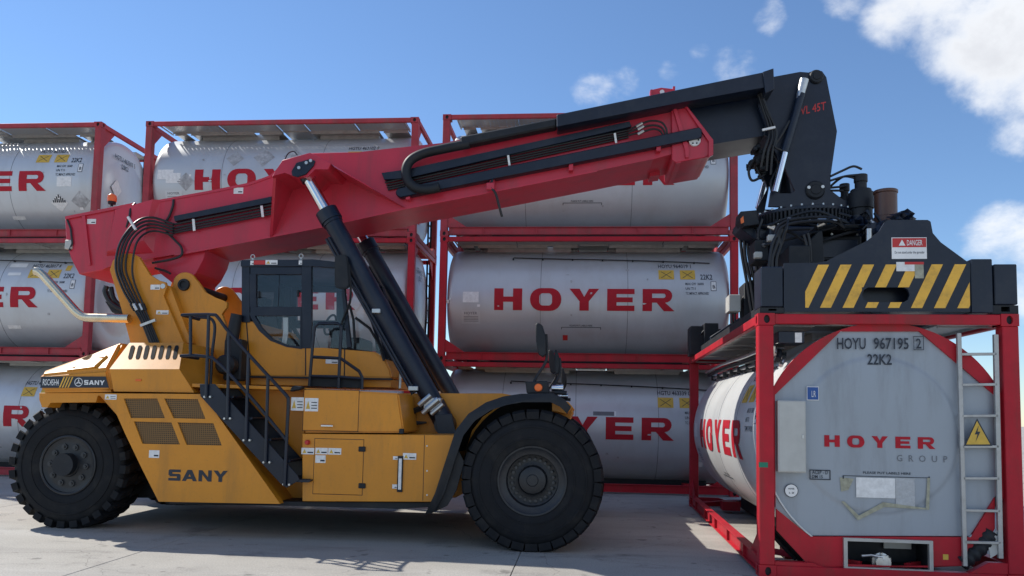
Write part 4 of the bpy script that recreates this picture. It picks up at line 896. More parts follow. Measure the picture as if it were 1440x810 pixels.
# ---- boom
B0, B1 = 10.38, 11.28
outline = [(-7.445, 4.224), (-6.454, 4.418), (-5.809, 4.513), (-4.725, 4.727), (-4.407, 4.833), (-4.317, 4.914), (-4.229, 5.062), (-3.819, 5.161), (-3.142, 5.163), (-2.798, 5.200), (-1.953, 5.281), (-1.377, 5.385), (0.285, 5.632), (1.358, 5.764), (1.482, 5.594), (1.482, 5.150), (0.952, 5.022), (0.196, 4.868), (-1.360, 4.567), (-2.449, 4.363), (-3.292, 4.180), (-3.635, 4.105), (-4.359, 3.960), (-5.328, 3.781), (-5.766, 3.706), (-6.661, 3.571), (-6.816, 3.478), (-7.177, 3.416), (-7.299, 3.632), (-7.399, 3.839)]
g = G(); g.prism(outline, B0, B1, .012); boom = part(g, 'boom', 'boom_red')
g = G(); g.prism([(-6.189, 3.793), (-5.317, 3.844), (-5.371, 3.648), (-5.457, 3.463), (-5.588, 3.319), (-5.821, 3.318), (-6.021, 3.462)], 10.45, 11.21, .006); part(g, 'boom_hinge', 'boom_red', boom)
# rear boxed section standing proud of the side
bs = [(-6.622, 4.304), (-6.006, 4.476), (-6.048, 3.709), (-6.113, 3.750), (-6.704, 3.709)]
g = G(); t_ = [(-6.621, 4.336), (-6.083, 4.478), (-6.178, 3.890), (-6.714, 3.736)]; o_ = [(-6.706, 4.336), (-6.010, 4.499), (-6.074, 3.726), (-6.775, 3.684)]
g.loft(x3(o_, B0 + .002), x3(t_, B0 - .09)); part(g, 'side_pad', 'boom_red', boom)
for q in ([(-7.166, 4.265), (-7.123, 4.275), (-6.992, 3.550), (-7.024, 3.550)],): g = G(); g.prism(q, B0 - .03, B0 + .001); part(g, 'side_rib', 'boom_red', boom)
g = G(); g.prism([(-7.419, 4.256), (-6.410, 4.448), (-6.408, 4.407), (-7.417, 4.214)], B0 - .03, B0 + .03); part(g, 'edge_flange', 'boom_red', boom)
g = G(); g.prism([(-6.430, 4.428), (-5.214, 4.637), (-4.708, 4.736), (-4.391, 4.840), (-4.389, 4.810), (-4.706, 4.700), (-5.213, 4.601), (-6.428, 4.397)], B0 - .012, B0 + .02); part(g, 'edge_flange', 'boom_red', boom)
g = G(); g.prism([(-5.756, 3.722), (-5.319, 3.797), (-3.629, 4.120), (-2.445, 4.377), (-1.357, 4.581), (0.195, 4.881), (0.196, 4.851), (-1.357, 4.548), (-2.444, 4.342), (-3.628, 4.085), (-5.317, 3.763), (-5.754, 3.686)], B0 - .014, B0 + .02); part(g, 'edge_flange', 'boom_red', boom)
# lift bracket
def bracket(m):
    k = m
    g = G(); g.prism([(-4.109, 4.608), (-4.054, 4.695), (-3.972, 4.839), (-3.597, 4.936), (-3.302, 4.793), (-3.347, 4.698), (-3.521, 4.719), (-3.613, 4.604), (-3.827, 4.616), (-3.927, 4.674)], 9.72, 10.4, .008); part(k(g), 'lift_bracket', 'boom_red', boom)
    g = G(); a, b, c, d = [(-3.311, 4.784), (-3.261, 4.736)] + [(-2.426, 4.345), (-2.487, 4.375)]
    g.loft([(a[0], 9.72, a[1]), (b[0], 9.72, b[1]), (b[0], 10.4, b[1]), (a[0], 10.4, a[1])], [(d[0], 10.36, d[1]), (c[0], 10.36, c[1]), (c[0], 10.4, c[1]), (d[0], 10.4, d[1])]); part(k(g), 'bracket_web', 'boom_red', boom)
    g = G(); a, b = [(-4.101, 4.647), (-4.062, 4.647)]; c, d = [(-4.324, 3.967), (-4.365, 3.957)]
    g.loft([(a[0], 9.76, a[1]), (b[0], 9.76, b[1]), (b[0], 10.4, b[1]), (a[0], 10.4, a[1])], [(d[0], 10.35, d[1]), (c[0], 10.35, c[1]), (c[0], 10.4, c[1]), (d[0], 10.4, d[1])]); part(k(g), 'bracket_web', 'boom_red', boom)
    g = G(); g.prism([(-3.830, 4.677), (-3.767, 4.791), (-3.585, 4.842), (-3.517, 4.817), (-3.534, 4.751), (-3.635, 4.637), (-3.749, 4.599), (-3.818, 4.619)], 9.695, 9.72, .004); kp = part(k(g), 'keeper_plate', 'black_paint', boom)
    for q in [(-3.725, 4.719), (-3.627, 4.785), (-3.570, 4.813)]: g = G(); g.cyl((q[0], 9.675, q[1]), (q[0], 9.696, q[1]), .022, None, 8); part(k(g), 'bolt', 'bolt', boom)
bracket(lambda g: g); bracket(mir)
# mouth collar
g = G(); g.prism([(1.182, 5.711), (1.362, 5.738), (1.570, 5.439), (1.702, 5.261), (1.712, 5.065), (1.618, 5.017), (1.242, 4.953), (1.194, 4.993)], B0 - .05, B1 + .05, .008); col = part(g, 'boom_collar', 'boom_red', boom)
g = G(); g.prism([(1.192, 5.711), (1.239, 5.720), (1.420, 5.117), (1.411, 5.010), (1.364, 5.010), (1.364, 5.108)], B0 - .085, B0 - .045, .003); part(g, 'collar_rib', 'boom_red', boom)
for q in ([(1.249, 4.992), (1.315, 5.002), (1.315, 4.952), (1.249, 4.943)], [(1.438, 5.030), (1.504, 5.039), (1.504, 5.000), (1.438, 4.990)], [(1.608, 5.057), (1.684, 5.071), (1.674, 5.027), (1.608, 5.013)]): g = G(); g.prism(q, B0 - .04, B1 + .04); part(g, 'collar_slat', 'boom_red', boom)
g = G(); g.prism([(1.347, 5.722), (1.385, 5.721), (1.733, 5.246), (1.733, 5.042), (1.668, 5.003), (1.677, 5.227)], B0 - .09, B0 - .05, .004); part(g, 'collar_flange', 'boom_red', boom)
g = G(); c = (1.490, 5.249); g.lathe([(0, -.03), (.075, -.03), (.08, -.02), (.08, .0)], (c[0], B0 - .05, c[1]), 'y', 24); part(g, 'wear_pad_cap', 'sticker_white', boom)
for i in range(6): an = i * math.pi / 3; p = (c[0] + .05 * math.cos(an), c[1] + .05 * math.sin(an)); g = G(); g.cyl((p[0], B0 - .09, p[1]), (p[0], B0 - .078, p[1]), .011, None, 6); part(g, 'bolt', 'black_matt', boom)
g = G(); g.prism([(0.928, 5.973), (0.947, 6.085), (1.074, 6.113), (1.240, 6.090), (1.260, 5.937), (0.928, 5.882)], 10.6, 10.64, .004); ey = part(g, 'lifting_eye', 'boom_red', boom)
g = G(); g.prism([(0.919, 5.882), (0.918, 6.065), (0.947, 6.075), (0.948, 5.882)], 10.56, 10.68); part(g, 'eye_stop', 'boom_red', boom); g = G(); g.prism([(1.231, 5.917), (1.230, 6.111), (1.259, 6.110), (1.260, 5.927)], 10.56, 10.68); part(g, 'eye_stop', 'boom_red', boom)
g = G(); c = (1.084, 6.047); g.cyl((c[0], 10.592, c[1]), (c[0], 10.648, c[1]), .032, None, 14); part(g, 'eye_sky_disc', 'letter_white', boom)  # solid white disc, bright sky through the eye painted on
for q in ([(0.956, 5.060), (1.100, 5.091), (1.100, 4.995), (0.957, 4.975)],): g = G(); g.prism(q, 11.0, 11.28); part(g, 'guide_pad', 'boom_red', boom)
# inner boom
g = G(); g.prism([(1.159, 5.788), (2.542, 6.083), (2.679, 5.368), (2.444, 5.361), (1.754, 5.251), (1.353, 5.177)], 10.47, 11.19, .01); inner = part(g, 'inner_boom', 'black_paint')
# hose channels on the boom side
def channel(pts, y0, y1, name='hose_channel', mat='black_paint', parent=None, bev=.004): g = G(); g.prism(pts, y0, y1, bev); return part(g, name, mat, boom if parent is None else parent)
channel([(-5.762, 4.242), (-4.341, 4.516), (-4.338, 4.429), (-5.742, 4.165)], B0 - .08, B0 - .003)
for i, (dy, rr) in enumerate(((0, .016), (5, .016), (10, .014), (15, .014))):
    a, b, c, d = [[(-5.782, 4.124), (-5.522, 4.174), (-4.880, 4.300), (-4.337, 4.404)], [(-5.779, 4.073), (-5.519, 4.123), (-4.878, 4.249), (-4.335, 4.358)], [(-5.777, 4.032), (-5.517, 4.087), (-4.876, 4.208), (-4.333, 4.312)], [(-5.775, 4.001), (-5.515, 4.052), (-4.875, 4.172), (-4.331, 4.277)]][i]
    g = G(); g.tube([(p[0], B0 - .05, p[1]) for p in (a, b, c, d)], rr, 8); part(g, 'hose', 'hose', boom)
for q in ([(-5.486, 4.197), (-5.450, 4.197), (-5.426, 4.034), (-5.462, 4.024)], [(-4.498, 4.381), (-4.463, 4.386), (-4.435, 4.224), (-4.471, 4.219)], [(-2.453, 4.766), (-2.423, 4.771), (-2.389, 4.625), (-2.423, 4.615)], [(-1.037, 5.067), (-1.008, 5.072), (-0.985, 4.927), (-1.015, 4.923)], [(0.409, 5.357), (0.438, 5.361), (0.458, 5.223), (0.430, 5.218)]):
    g = G(); g.prism(q, B0 - .085, B0 - .07, .002); part(g, 'hose_clamp', 'sticker_white', boom)
# front hose rack: upper channel, pipes, lower tube
channel([(-2.783, 4.838), (-2.453, 4.881), (0.620, 5.523), (0.649, 5.448), (-2.420, 4.765), (-2.740, 4.742)], B0 - .08, B0 - .003)
channel([(-2.564, 4.565), (-2.535, 4.605), (1.541, 5.411), (1.578, 5.376), (1.578, 5.269), (1.531, 5.259), (-2.491, 4.474), (-2.552, 4.505)], B0 - .13, B0 - .003, bev=.012)
for i in range(4):
    p = [[(-2.739, 4.717), (-1.167, 5.054), (0.611, 5.419)], [(-2.718, 4.682), (-1.166, 5.014), (0.611, 5.385)], [(-2.707, 4.646), (-1.166, 4.979), (0.612, 5.355)], [(-2.696, 4.616), (-1.165, 4.944), (0.612, 5.320)]][i]
    g = G(); g.tube([(x, B0 - .03, z) for x, z in p], .0145, 8); part(g, 'hose', 'hose', boom)
for i in range(3):
    p = [[(0.609, 10.300, 5.398), (0.759, 10.270, 5.463), (0.900, 10.260, 5.507), (1.042, 10.260, 5.485), (1.109, 10.270, 5.400), (1.122, 10.300, 5.303)], [(0.610, 10.300, 5.369), (0.778, 10.270, 5.419), (0.929, 10.260, 5.447), (1.042, 10.260, 5.416), (1.092, 10.280, 5.345), (1.103, 10.300, 5.283)], [(0.610, 10.300, 5.329), (0.779, 10.270, 5.355), (0.929, 10.260, 5.393), (1.023, 10.260, 5.368), (1.063, 10.280, 5.316), (1.075, 10.300, 5.264)]][i]
    g = G(); g.tube(smooth(p, 5), .014, 8); part(g, 'hose', 'hose', boom)
    q = p[1]; g = G(); g.tube([(q[0] - .05, q[1] - .002, q[2] - .03), (q[0] + .03, q[1] - .002, q[2] + .018)], .021, 8); part(g, 'hose_fitting', 'steel', boom)
# U-shaped hose tube and the long guide along the top edge
g = G(); path = smooth([(x, 10.22, z) for x, z in [(-1.549, 5.209), (-1.940, 5.134), (-2.186, 5.077), (-2.352, 4.989), (-2.417, 4.860), (-2.393, 4.711), (-2.311, 4.621), (-2.202, 4.580), (-2.064, 4.579), (-1.947, 4.608)]], 5); g.tube(path, .066, 12); part(g, 'hose_loop', 'black_matt', boom, 50)
g = G(); g.prism([(-1.674, 5.291), (-0.362, 5.532), (-0.360, 5.413), (-1.651, 5.161)], 10.16, 10.34, .02); part(g, 'hose_guide', 'black_matt', boom)
g = G(); g.prism([(-0.361, 5.552), (2.475, 6.108), (2.483, 5.884), (1.362, 5.705), (-0.358, 5.374)], 10.1, 10.4, .012); part(g, 'hose_guide', 'black_paint', inner)
g = G(); g.prism([(2.332, 6.072), (2.470, 6.118), (2.478, 5.837), (2.367, 5.781)], 10.07, 10.42, .006); part(g, 'guide_end', 'black_paint', inner)
for a in ([(-1.224, 10.280, 4.730), (-1.246, 10.240, 4.619), (-1.176, 10.240, 4.520), (-1.126, 10.260, 4.348), (-1.088, 10.300, 4.211)],): g = G(); g.tube(smooth(a, 4), .018, 8); part(g, 'sensor_cable', 'hose', boom); p = a[1]; g = G(); g.box((p[0] - .06, p[1] - .02, p[2] - .05), (p[0] + .05, p[1] + .05, p[2] + .05), .01); part(g, 'sensor_bracket', 'boom_red', boom)
for (x, z) in [(-2.396, 4.545), (-1.235, 4.716), (-0.162, 4.934), (1.009, 5.191)]: g = G(); g.box((x - .03, B0 - .1, z - .09), (x + .03, B0 + .0, z + .02), .004); part(g, 'tube_bracket', 'boom_red', boom)
# small marks on the boom flank
label_strip([(-7.098, 4.223), (-6.964, 4.150)], B0 - .004, boom, tri=False, rows=1); label_strip([(-4.931, 4.667), (-4.791, 4.579)], B0 - .004, boom, tri=False, rows=1)
g = G(); (x0, z1), (x1, z0) = [(-7.402, 3.914), (-7.296, 3.780)]; g.box((x0, B0 - .03, z0), (x1, B0 + .08, z1), .008); part(g, 'tail_lamp', 'light_grey', boom)
g = G(); g.tube(x3([(-7.391, 4.206), (-7.328, 4.071), (-7.310, 3.957), (-7.293, 3.864), (-7.330, 3.760)], B0 - .02), .014, 6); part(g, 'wiring', 'hose', boom)
for pts in ([(-6.385, 10.370, 4.446), (-6.401, 10.300, 4.344), (-6.403, 10.280, 4.226), (-6.449, 10.300, 4.077)], [(-5.813, 10.370, 4.495), (-5.807, 10.350, 4.396), (-5.853, 10.350, 4.252), (-5.911, 10.350, 4.160)], [(-5.866, 10.320, 4.019), (-5.716, 10.330, 3.879), (-5.639, 10.330, 3.797), (-5.633, 10.330, 3.685), (-5.770, 10.300, 3.618), (-6.028, 10.280, 3.563)], [(-5.994, 10.300, 3.496), (-5.845, 10.300, 3.455), (-5.759, 10.300, 3.415)]):
    g = G(); g.tube(smooth(pts, 5), .017, 8); part(g, 'hose', 'hose', boom)
# bundle of hoses from the pillar to the boom
HB = [[(-5.755, 10.300, 4.127), (-6.007, 10.200, 4.194), (-6.153, 10.100, 4.128), (-6.261, 9.990, 3.921), (-6.336, 9.950, 3.694), (-6.344, 9.940, 3.416), (-6.236, 9.940, 3.152), (-6.113, 9.940, 2.957), (-5.953, 9.950, 2.716), (-5.805, 9.970, 2.390)],
      [(-5.753, 10.300, 4.086), (-5.993, 10.200, 4.143), (-6.130, 10.100, 4.088), (-6.229, 9.990, 3.901), (-6.294, 9.950, 3.675), (-6.303, 9.940, 3.416), (-6.190, 9.930, 3.160), (-6.066, 9.930, 2.956), (-5.917, 9.940, 2.715), (-5.769, 9.960, 2.389)],
      [(-5.751, 10.300, 4.045), (-5.980, 10.200, 4.097), (-6.107, 10.100, 4.043), (-6.202, 10.000, 3.874), (-6.258, 9.960, 3.657), (-6.268, 9.950, 3.408), (-6.156, 9.940, 3.172), (-6.032, 9.940, 2.957), (-5.893, 9.950, 2.717), (-5.745, 9.970, 2.391)],
      [(-5.749, 10.300, 4.004), (-5.968, 10.200, 4.052), (-6.083, 10.100, 3.997), (-6.160, 10.000, 3.844), (-6.212, 9.970, 3.639), (-6.212, 9.960, 3.401), (-6.111, 9.950, 3.173), (-5.997, 9.950, 2.959), (-5.868, 9.960, 2.718), (-5.720, 9.980, 2.392)],
      [(-5.747, 10.300, 3.963), (-5.954, 10.200, 4.001), (-6.049, 10.100, 3.942), (-6.096, 10.000, 3.804), (-6.125, 9.980, 3.622), (-6.125, 9.970, 3.383), (-6.056, 9.960, 3.166), (-5.953, 9.960, 2.961), (-5.844, 9.970, 2.719), (-5.696, 9.990, 2.393)]]
for i, pts in enumerate(HB):
    g = G(); g.tube(smooth(pts, 5), .0165 if i < 3 else .014, 8); part(g, 'hose', 'hose', boom)
    p = Vector(pts[7]); q = Vector(pts[8]); g = G(); g.cyl(p.lerp(q, .1), p.lerp(q, .45), .026, None, 8); part(g, 'hose_fitting', 'steel' if i % 2 else 'black_matt', boom)
g = G(); a, b = [(-6.237, 9.980, 4.148), (-6.114, 9.980, 3.968)]; g.tube([a, b], .02, 4); part(g, 'hose_clamp', 'sticker_white', boom)
g = G(); a, b = [(-5.937, 9.930, 2.636), (-5.730, 9.930, 2.715)]; g.tube([a, b], .025, 4); part(g, 'hose_clamp', 'steel', pl)
# pipework behind the pillar
for pts in ([(-6.697, 10.300, 3.240), (-6.712, 10.300, 3.138), (-6.596, 10.300, 2.976), (-6.357, 10.300, 2.857)], [(-6.696, 10.400, 3.236), (-6.644, 10.400, 3.072), (-6.509, 10.400, 2.950), (-6.358, 10.400, 2.911)], [(-6.800, 10.500, 3.190), (-6.745, 10.500, 2.983), (-6.586, 10.500, 2.851), (-6.370, 10.500, 2.811)]):
    g = G(); g.tube(smooth(pts, 4), .035, 8); part(g, 'hose', 'hose', pl)
g = G(); a = [(-6.716, 3.023), (-6.413, 2.924), (-6.342, 2.803), (-6.600, 2.861)]; g.prism(a, 10.3, 10.5, .01); part(g, 'valve_block', 'black_matt', pl)
# beacon on the boom tail
bx_, bz_ = (-6.950, 4.487)
g = G(); g.cyl((bx_, 10.7, bz_ - .12), (bx_, 10.7, bz_ + .05), .018, None, 8); g.lathe([(.05, .04), (.055, .05), (.055, .075), (.05, .08)], (bx_, 10.7, bz_), 'z', 16); bc = part(g, 'beacon', 'black_matt', boom)
g = G(); g.lathe([(.062, .08), (.066, .13), (.058, .17), (.03, .195), (0, .2)], (bx_, 10.7, bz_), 'z', 20); part(g, 'beacon_lens', 'orange_glow', boom)
g = G()
a, b = [(-7.417, 10.400, 4.245), (-6.457, 10.400, 4.444)]; n_ = 11
for i in range(n_): p = Vector(a).lerp(Vector(b), i / (n_ - 1)); g.box((p.x - .02, 10.39, p.z - .01), (p.x + .02, 10.43, p.z + .022))
part(g, 'boom_top_clips', 'steel', boom)
g = G(); g.tube(smooth([(-4.135, 10.200, 4.991), (-4.088, 10.200, 5.091), (-4.008, 10.200, 5.121), (-3.955, 10.200, 5.070)], 5), .008, 6); part(g, 'grease_line', 'hose', boom)

# ---- lift cylinders
def cylinder(m):
    p0, p1 = Vector((-3.734, 9.880, 4.743)), Vector((-1.717, 9.880, 1.387)); d = (p1 - p0).normalized()
    s = p0.lerp(p1, .165)
    g = G(); g.cyl(s, p1, .124, None, 28); g.cyl(s, s + d * .16, .15, None, 28); g.cyl(s + d * .16, s + d * .2, .135, None, 28); g.cyl(p1 - d * .3, p1 - d * .02, .136, None, 28)
    g.cyl((p1.x, p1.y - .13, p1.z), (p1.x, p1.y + .13, p1.z), .13, None, 24)
    c = part(m(g), 'lift_cylinder', 'black_paint')
    g = G(); g.cyl(p0 + d * .1, s + d * .02, .078, None, 24); part(m(g), 'piston_rod', 'chrome', c)
    g = G(); g.cyl((p0.x, p0.y - .1, p0.z), (p0.x, p0.y + .1, p0.z), .12, None, 24); g.cyl(p0, p0 + d * .16, .1, None, 24); part(m(g), 'rod_eye', 'black_paint', c)
    n = Vector((d.z, 0, -d.x)); off = -n * .15 if n.x > 0 else n * .15
    for o in (.135, .175):
        k = off.normalized() * o; g = G(); g.tube([s + d * .35 + k + Vector((0, -.05, 0)), p1 - d * .55 + k + Vector((0, -.05, 0))], .02, 8); part(m(g), 'cylinder_pipe', 'black_paint', c)
    q = p1 - d * .62 + off.normalized() * .15; g = G(); g.box((q.x - .03, q.y - .14, q.z - .03), (q.x + .1, q.y + .02, q.z + .03), .006); part(m(g), 'pipe_clamp', 'steel', c)
    q = s + d * 1.55 + off.normalized() * .05; g = G(); g.box((q.x - .05, q.y - .16, q.z - .03), (q.x + .06, q.y - .08, q.z + .03), .006); part(m(g), 'pipe_clamp', 'steel', c)
    q = p1 - d * .28
    for dx, dz, s1 in ((-.1, .07, .05), (.0, .02, .06), (.06, -.04, .045), (-.05, -.03, .05)): g = G(); g.cyl((q.x + dx - .08, q.y - .16, q.z + dz - .07), (q.x + dx + .07, q.y - .16, q.z + dz + .06), s1 * .7, None, 10); part(m(g), 'valve', 'steel', c)
    g = G(); g.box((q.x - .13, q.y - .14, q.z - .08), (q.x + .1, q.y - .02, q.z + .1), .01); part(m(g), 'valve_block', 'steel', c)
    for k in range(3):
        g = G(); g.tube(smooth([(q.x - .12, q.y - .12, q.z - .05 + .03 * k), (q.x - .25 - .04 * k, q.y - .1, q.z - .1), (q.x - .28, q.y - .05, q.z - .2 - .02 * k), (q.x - .1, q.y - .05, q.z - .22)], 5), .013, 6); part(m(g), 'hose', 'hose', c)
    g = G(); g.prism([(p1.x - .12, p1.z + .12), (p1.x + .1, p1.z + .14), (p1.x + .16, p1.z - .1), (p1.x + .08, p1.z - .18), (p1.x - .06, p1.z - .18)], p1.y - .17, p1.y - .135, .004); part(m(g), 'clevis', 'black_paint', c)
cylinder(lambda g: g); cylinder(mir)

# ---- cab
C0, C1 = 10.05, 2 * YC - 10.05
cab_body = [(-4.608, 2.720), (-4.409, 2.722), (-4.334, 2.616), (-4.169, 2.473), (-3.939, 2.389), (-3.722, 2.372), (-3.428, 2.375), (-2.718, 2.327), (-2.590, 2.243), (-2.508, 2.093), (-2.486, 1.980), (-4.583, 1.977)]
g = G(); g.prism(cab_body, C0, C1, .02, seg=2); cab = part(g, 'cab', 'yellow', None, 40)
g = G(); g.prism([(-4.446, 1.963), (-2.498, 1.968), (-2.513, 1.859), (-4.442, 1.867)], C0 + .06, C1 - .06, .004); part(g, 'cab_base', 'yellow', cab)
g = G(); g.prism([(-4.440, 1.984), (-2.483, 1.979), (-2.482, 1.956), (-4.439, 1.960)], C0 - .012, C0 + .02); part(g, 'cab_trim', 'black_matt', cab)
g = G(); g.prism([(-4.627, 3.559), (-3.621, 3.570), (-3.245, 3.532), (-3.067, 3.483), (-3.056, 3.435), (-3.617, 3.477), (-4.622, 3.461)], C0 - .02, C1 + .02, .012, seg=2); part(g, 'cab_roof', 'black_paint', cab)
def bar2(pts, w0, y0, y1, name='pillar_post', mat='black_paint'):
    g = G(); g.prism(pts, y0, y1, .004); part(g, name, mat, cab)
for y0, y1 in ((C0 - .005, C0 + .06), (C1 - .06, C1 + .005)):
    bar2([(-4.613, 3.480), (-4.503, 3.481), (-4.468, 2.711), (-4.578, 2.711)], 0, y0, y1)
    bar2([(-3.776, 3.482), (-3.637, 3.482), (-3.594, 2.364), (-3.731, 2.362)], 0, y0, y1)
    bar2([(-4.467, 2.920), (-3.753, 2.925), (-3.750, 2.838), (-4.463, 2.833)], 0, y0, y1, 'window_frame')
    bar2([(-4.492, 3.466), (-3.775, 3.467), (-3.771, 3.365), (-4.487, 3.363)], 0, y0, y1, 'window_frame')
    bar2([(-4.498, 3.373), (-4.408, 3.373), (-4.387, 2.916), (-4.477, 2.915)], 0, y0, y1, 'window_frame')
    bar2([(-3.254, 3.502), (-3.215, 3.502), (-3.048, 2.380), (-3.107, 2.379)], 0, y0, y1)
    g = G(); g.holed([(-4.484, 2.837), (-3.740, 2.843), (-3.721, 2.353), (-3.938, 2.379), (-4.169, 2.463), (-4.333, 2.597), (-4.419, 2.722)], [[(-4.402, 2.799), (-3.768, 2.804), (-3.752, 2.391), (-3.930, 2.408), (-4.140, 2.492), (-4.295, 2.636)]], y0, y1 - .01); part(g, 'window_frame', 'black_paint', cab)
    ym = (y0 + y1) / 2
    for q in ([(-4.417, 3.363), (-3.781, 3.365), (-3.763, 2.920), (-4.397, 2.916)], [(-4.412, 2.809), (-3.759, 2.814), (-3.742, 2.381), (-3.929, 2.399), (-4.140, 2.483), (-4.305, 2.626)], [(-3.637, 3.473), (-3.234, 3.483), (-3.087, 2.379), (-3.594, 2.374)], [(-3.214, 3.483), (-3.056, 3.435), (-2.590, 2.243), (-2.718, 2.327), (-3.078, 2.379)]):
        g = G(); g.prism(q, ym - .003, ym + .003); part(g, 'window_pane', 'cab_glass', cab)
g = G(); ws = [(-3.056, 3.445), (-2.590, 2.233)]; g.plate([(ws[0][0], C0 + .03, ws[0][1]), (ws[1][0], C0 + .03, ws[1][1]), (ws[1][0], C1 - .03, ws[1][1]), (ws[0][0], C1 - .03, ws[0][1])], (1, 0, .3), .006); part(g, 'windscreen', 'cab_glass', cab)
for y in (C0 + .01, C1 - .01): g = G(); g.tube([(ws[0][0], y, ws[0][1]), (ws[1][0], y, ws[1][1])], .022, 6); part(g, 'windscreen_edge', 'black_paint', cab)
rw = [(-4.602, 3.461), (-4.568, 2.720)]; g = G(); g.box((rw[0][0] + .01, C0 + .06, rw[1][1]), (rw[0][0] + .016, C1 - .06, rw[0][1])); part(g, 'rear_window', 'cab_glass', cab)
for q in ([(-4.378, 3.138), (-4.348, 3.138), (-4.344, 3.050), (-4.374, 3.050)], [(-3.828, 3.150), (-3.798, 3.150), (-3.795, 3.063), (-3.824, 3.063)]): g = G(); g.prism(q, C0 - .01, C0 + .02, .003); part(g, 'window_latch', 'black_matt', cab)
g = G(); g.box((*(lambda p: (p[0] - .006, C0 + .02, p[1]))((-4.080, 2.927)),), (*(lambda p: (p[0] + .006, C0 + .035, p[1]))((-4.098, 3.355)),)); part(g, 'window_divider', 'black_paint', cab)
for x_ in (0, 1):
    q = [(-3.682, 2.373), (-3.668, 2.373), (-3.653, 2.001), (-3.668, 2.000)] if x_ else [(-4.518, 2.711), (-4.503, 2.711), (-4.415, 1.990), (-4.430, 1.989)]
    g = G(); g.prism(q, C0 - .003, C0 + .004); part(g, 'door_gap', 'black_matt', cab)
g = G(); g.prism([(-3.145, 2.360), (-3.130, 2.360), (-3.122, 1.999), (-3.137, 1.999)], C0 - .003, C0 + .004); part(g, 'door_gap', 'black_matt', cab)
label_strip([(-3.390, 2.223), (-3.212, 2.163)], C0 - .006, cab, rows=1, tri=False)
for b in ([(-4.483, 3.548), (-4.435, 3.490)], [(-3.807, 3.554), (-3.760, 3.496)]): label_strip(b, C0 - .025, cab, rows=1, tri=False)
g = G(); (x0, z1), (x1, z0) = [(-4.438, 3.553), (-4.271, 3.495)]; g.box((x0, C0 - .026, z0), (x1, C0 - .024, z1)); part(g, 'roof_label', 'sign_red', cab); label_strip([(-4.273, 3.558), (-4.102, 3.495)], C0 - .025, cab, rows=1)
for x_, z_ in [(-4.529, 3.619), (-3.842, 3.630)]:
    g = G(); g.lathe([(.02, 0), (.02, .03), (.012, .035), (.012, .05)], (x_, 10.2, z_ - .05), 'z', 10); k = [(x_ + .028 * math.cos(i * math.pi / 6), 10.2, z_ + .02 + .028 * math.sin(i * math.pi / 6)) for i in range(12)]; g.tube(k, .008, 6, closed=True); part(g, 'lifting_ring', 'steel', cab)
# inside: floor, seat, wheel column, rag
zf = (-3.963, 2.264)[1]
xs_, _ = (-4.240, 2.505)
g = G(); g.box((xs_ - .3, 10.5, zf), (xs_ + .22, 11.0, zf + .28), .03); g.prism([(xs_ - .3, zf + .25), (xs_ - .16, zf + .25), (xs_ - .25, zf + .72), (xs_ - .36, zf + .70)], 10.5, 11.0, .03); g.box((xs_ - .35, 10.62, zf + .74), (xs_ - .27, 10.88, zf + .88), .02); part(g, 'driver_seat', 'seat', cab)
g = G(); g.cyl((xs_ + .85, 10.75, zf), (xs_ + .68, 10.75, zf + .45), .05, None, 12); k = [(xs_ + .66 + .05 * math.sin(a), 10.75 + .2 * math.cos(a), zf + .5 + .14 * math.sin(a)) for a in [i * math.pi / 10 for i in range(20)]]; g.tube(k, .016, 8, closed=True); g.box((xs_ + .75, 10.5, zf), (xs_ + 1.2, 11.1, zf + .3), .03); part(g, 'steering_column', 'seat', cab)
q = [(-4.034, 2.789), (-3.965, 2.790), (-3.955, 2.557), (-3.979, 2.422), (-4.039, 2.421), (-4.017, 2.605)]; g = G(); g.prism(q, C0 + .07, C0 + .09, .004); part(g, 'rag', 'letter_white', cab)
# wipers, mirror, ladder rail, air intake
for pts in ([(-2.989, 10.000, 2.775), (-2.791, 10.000, 2.634), (-2.639, 10.000, 2.389), (-2.586, 10.000, 2.211)], [(-3.072, 10.000, 2.937), (-3.017, 10.000, 2.746), (-2.988, 10.000, 2.452)]): g = G(); g.tube(pts, .02, 6); part(g, 'wiper', 'black_matt', cab)
g = G(); g.prism([(-3.201, 3.537), (-3.164, 3.560), (-3.060, 3.561), (-3.031, 3.528), (-2.990, 3.173), (-3.016, 3.117), (-3.148, 3.117), (-3.187, 3.154)], 9.68, 9.74, .012, seg=2); mr_ = part(g, 'mirror', 'black_matt', cab)
g = G(); g.tube(smooth([(-3.027, 9.730, 3.440), (-2.996, 9.750, 3.182), (-3.028, 9.850, 2.963), (-3.153, 10.000, 2.764), (-3.207, 10.030, 2.634)], 5), .016, 8); part(g, 'mirror_arm', 'black_matt', cab)
rails = [[(-3.496, 9.750, 1.849), (-3.465, 9.750, 2.525), (-3.450, 9.750, 2.619), (-3.404, 9.750, 2.666), (-3.148, 9.750, 2.668), (-3.099, 9.750, 2.631), (-3.105, 9.750, 2.251), (-3.108, 9.750, 1.828)], [(-3.463, 9.750, 2.228), (-3.094, 9.750, 2.215), (-2.844, 9.750, 2.052), (-2.804, 9.750, 1.979), (-2.798, 9.750, 1.823)], [(-3.482, 9.750, 1.978), (-3.113, 9.750, 1.975), (-2.803, 9.750, 1.952)]]
for r_ in rails: g = G(); g.tube(r_, .021, 8); part(g, 'grab_rail', 'black_paint', cab)
g = G(); g.prism([(-3.499, 1.971), (-2.827, 1.967), (-2.823, 1.839), (-3.495, 1.851)], 9.8, 9.84); part(g, 'kick_plate', 'black_matt', cab)
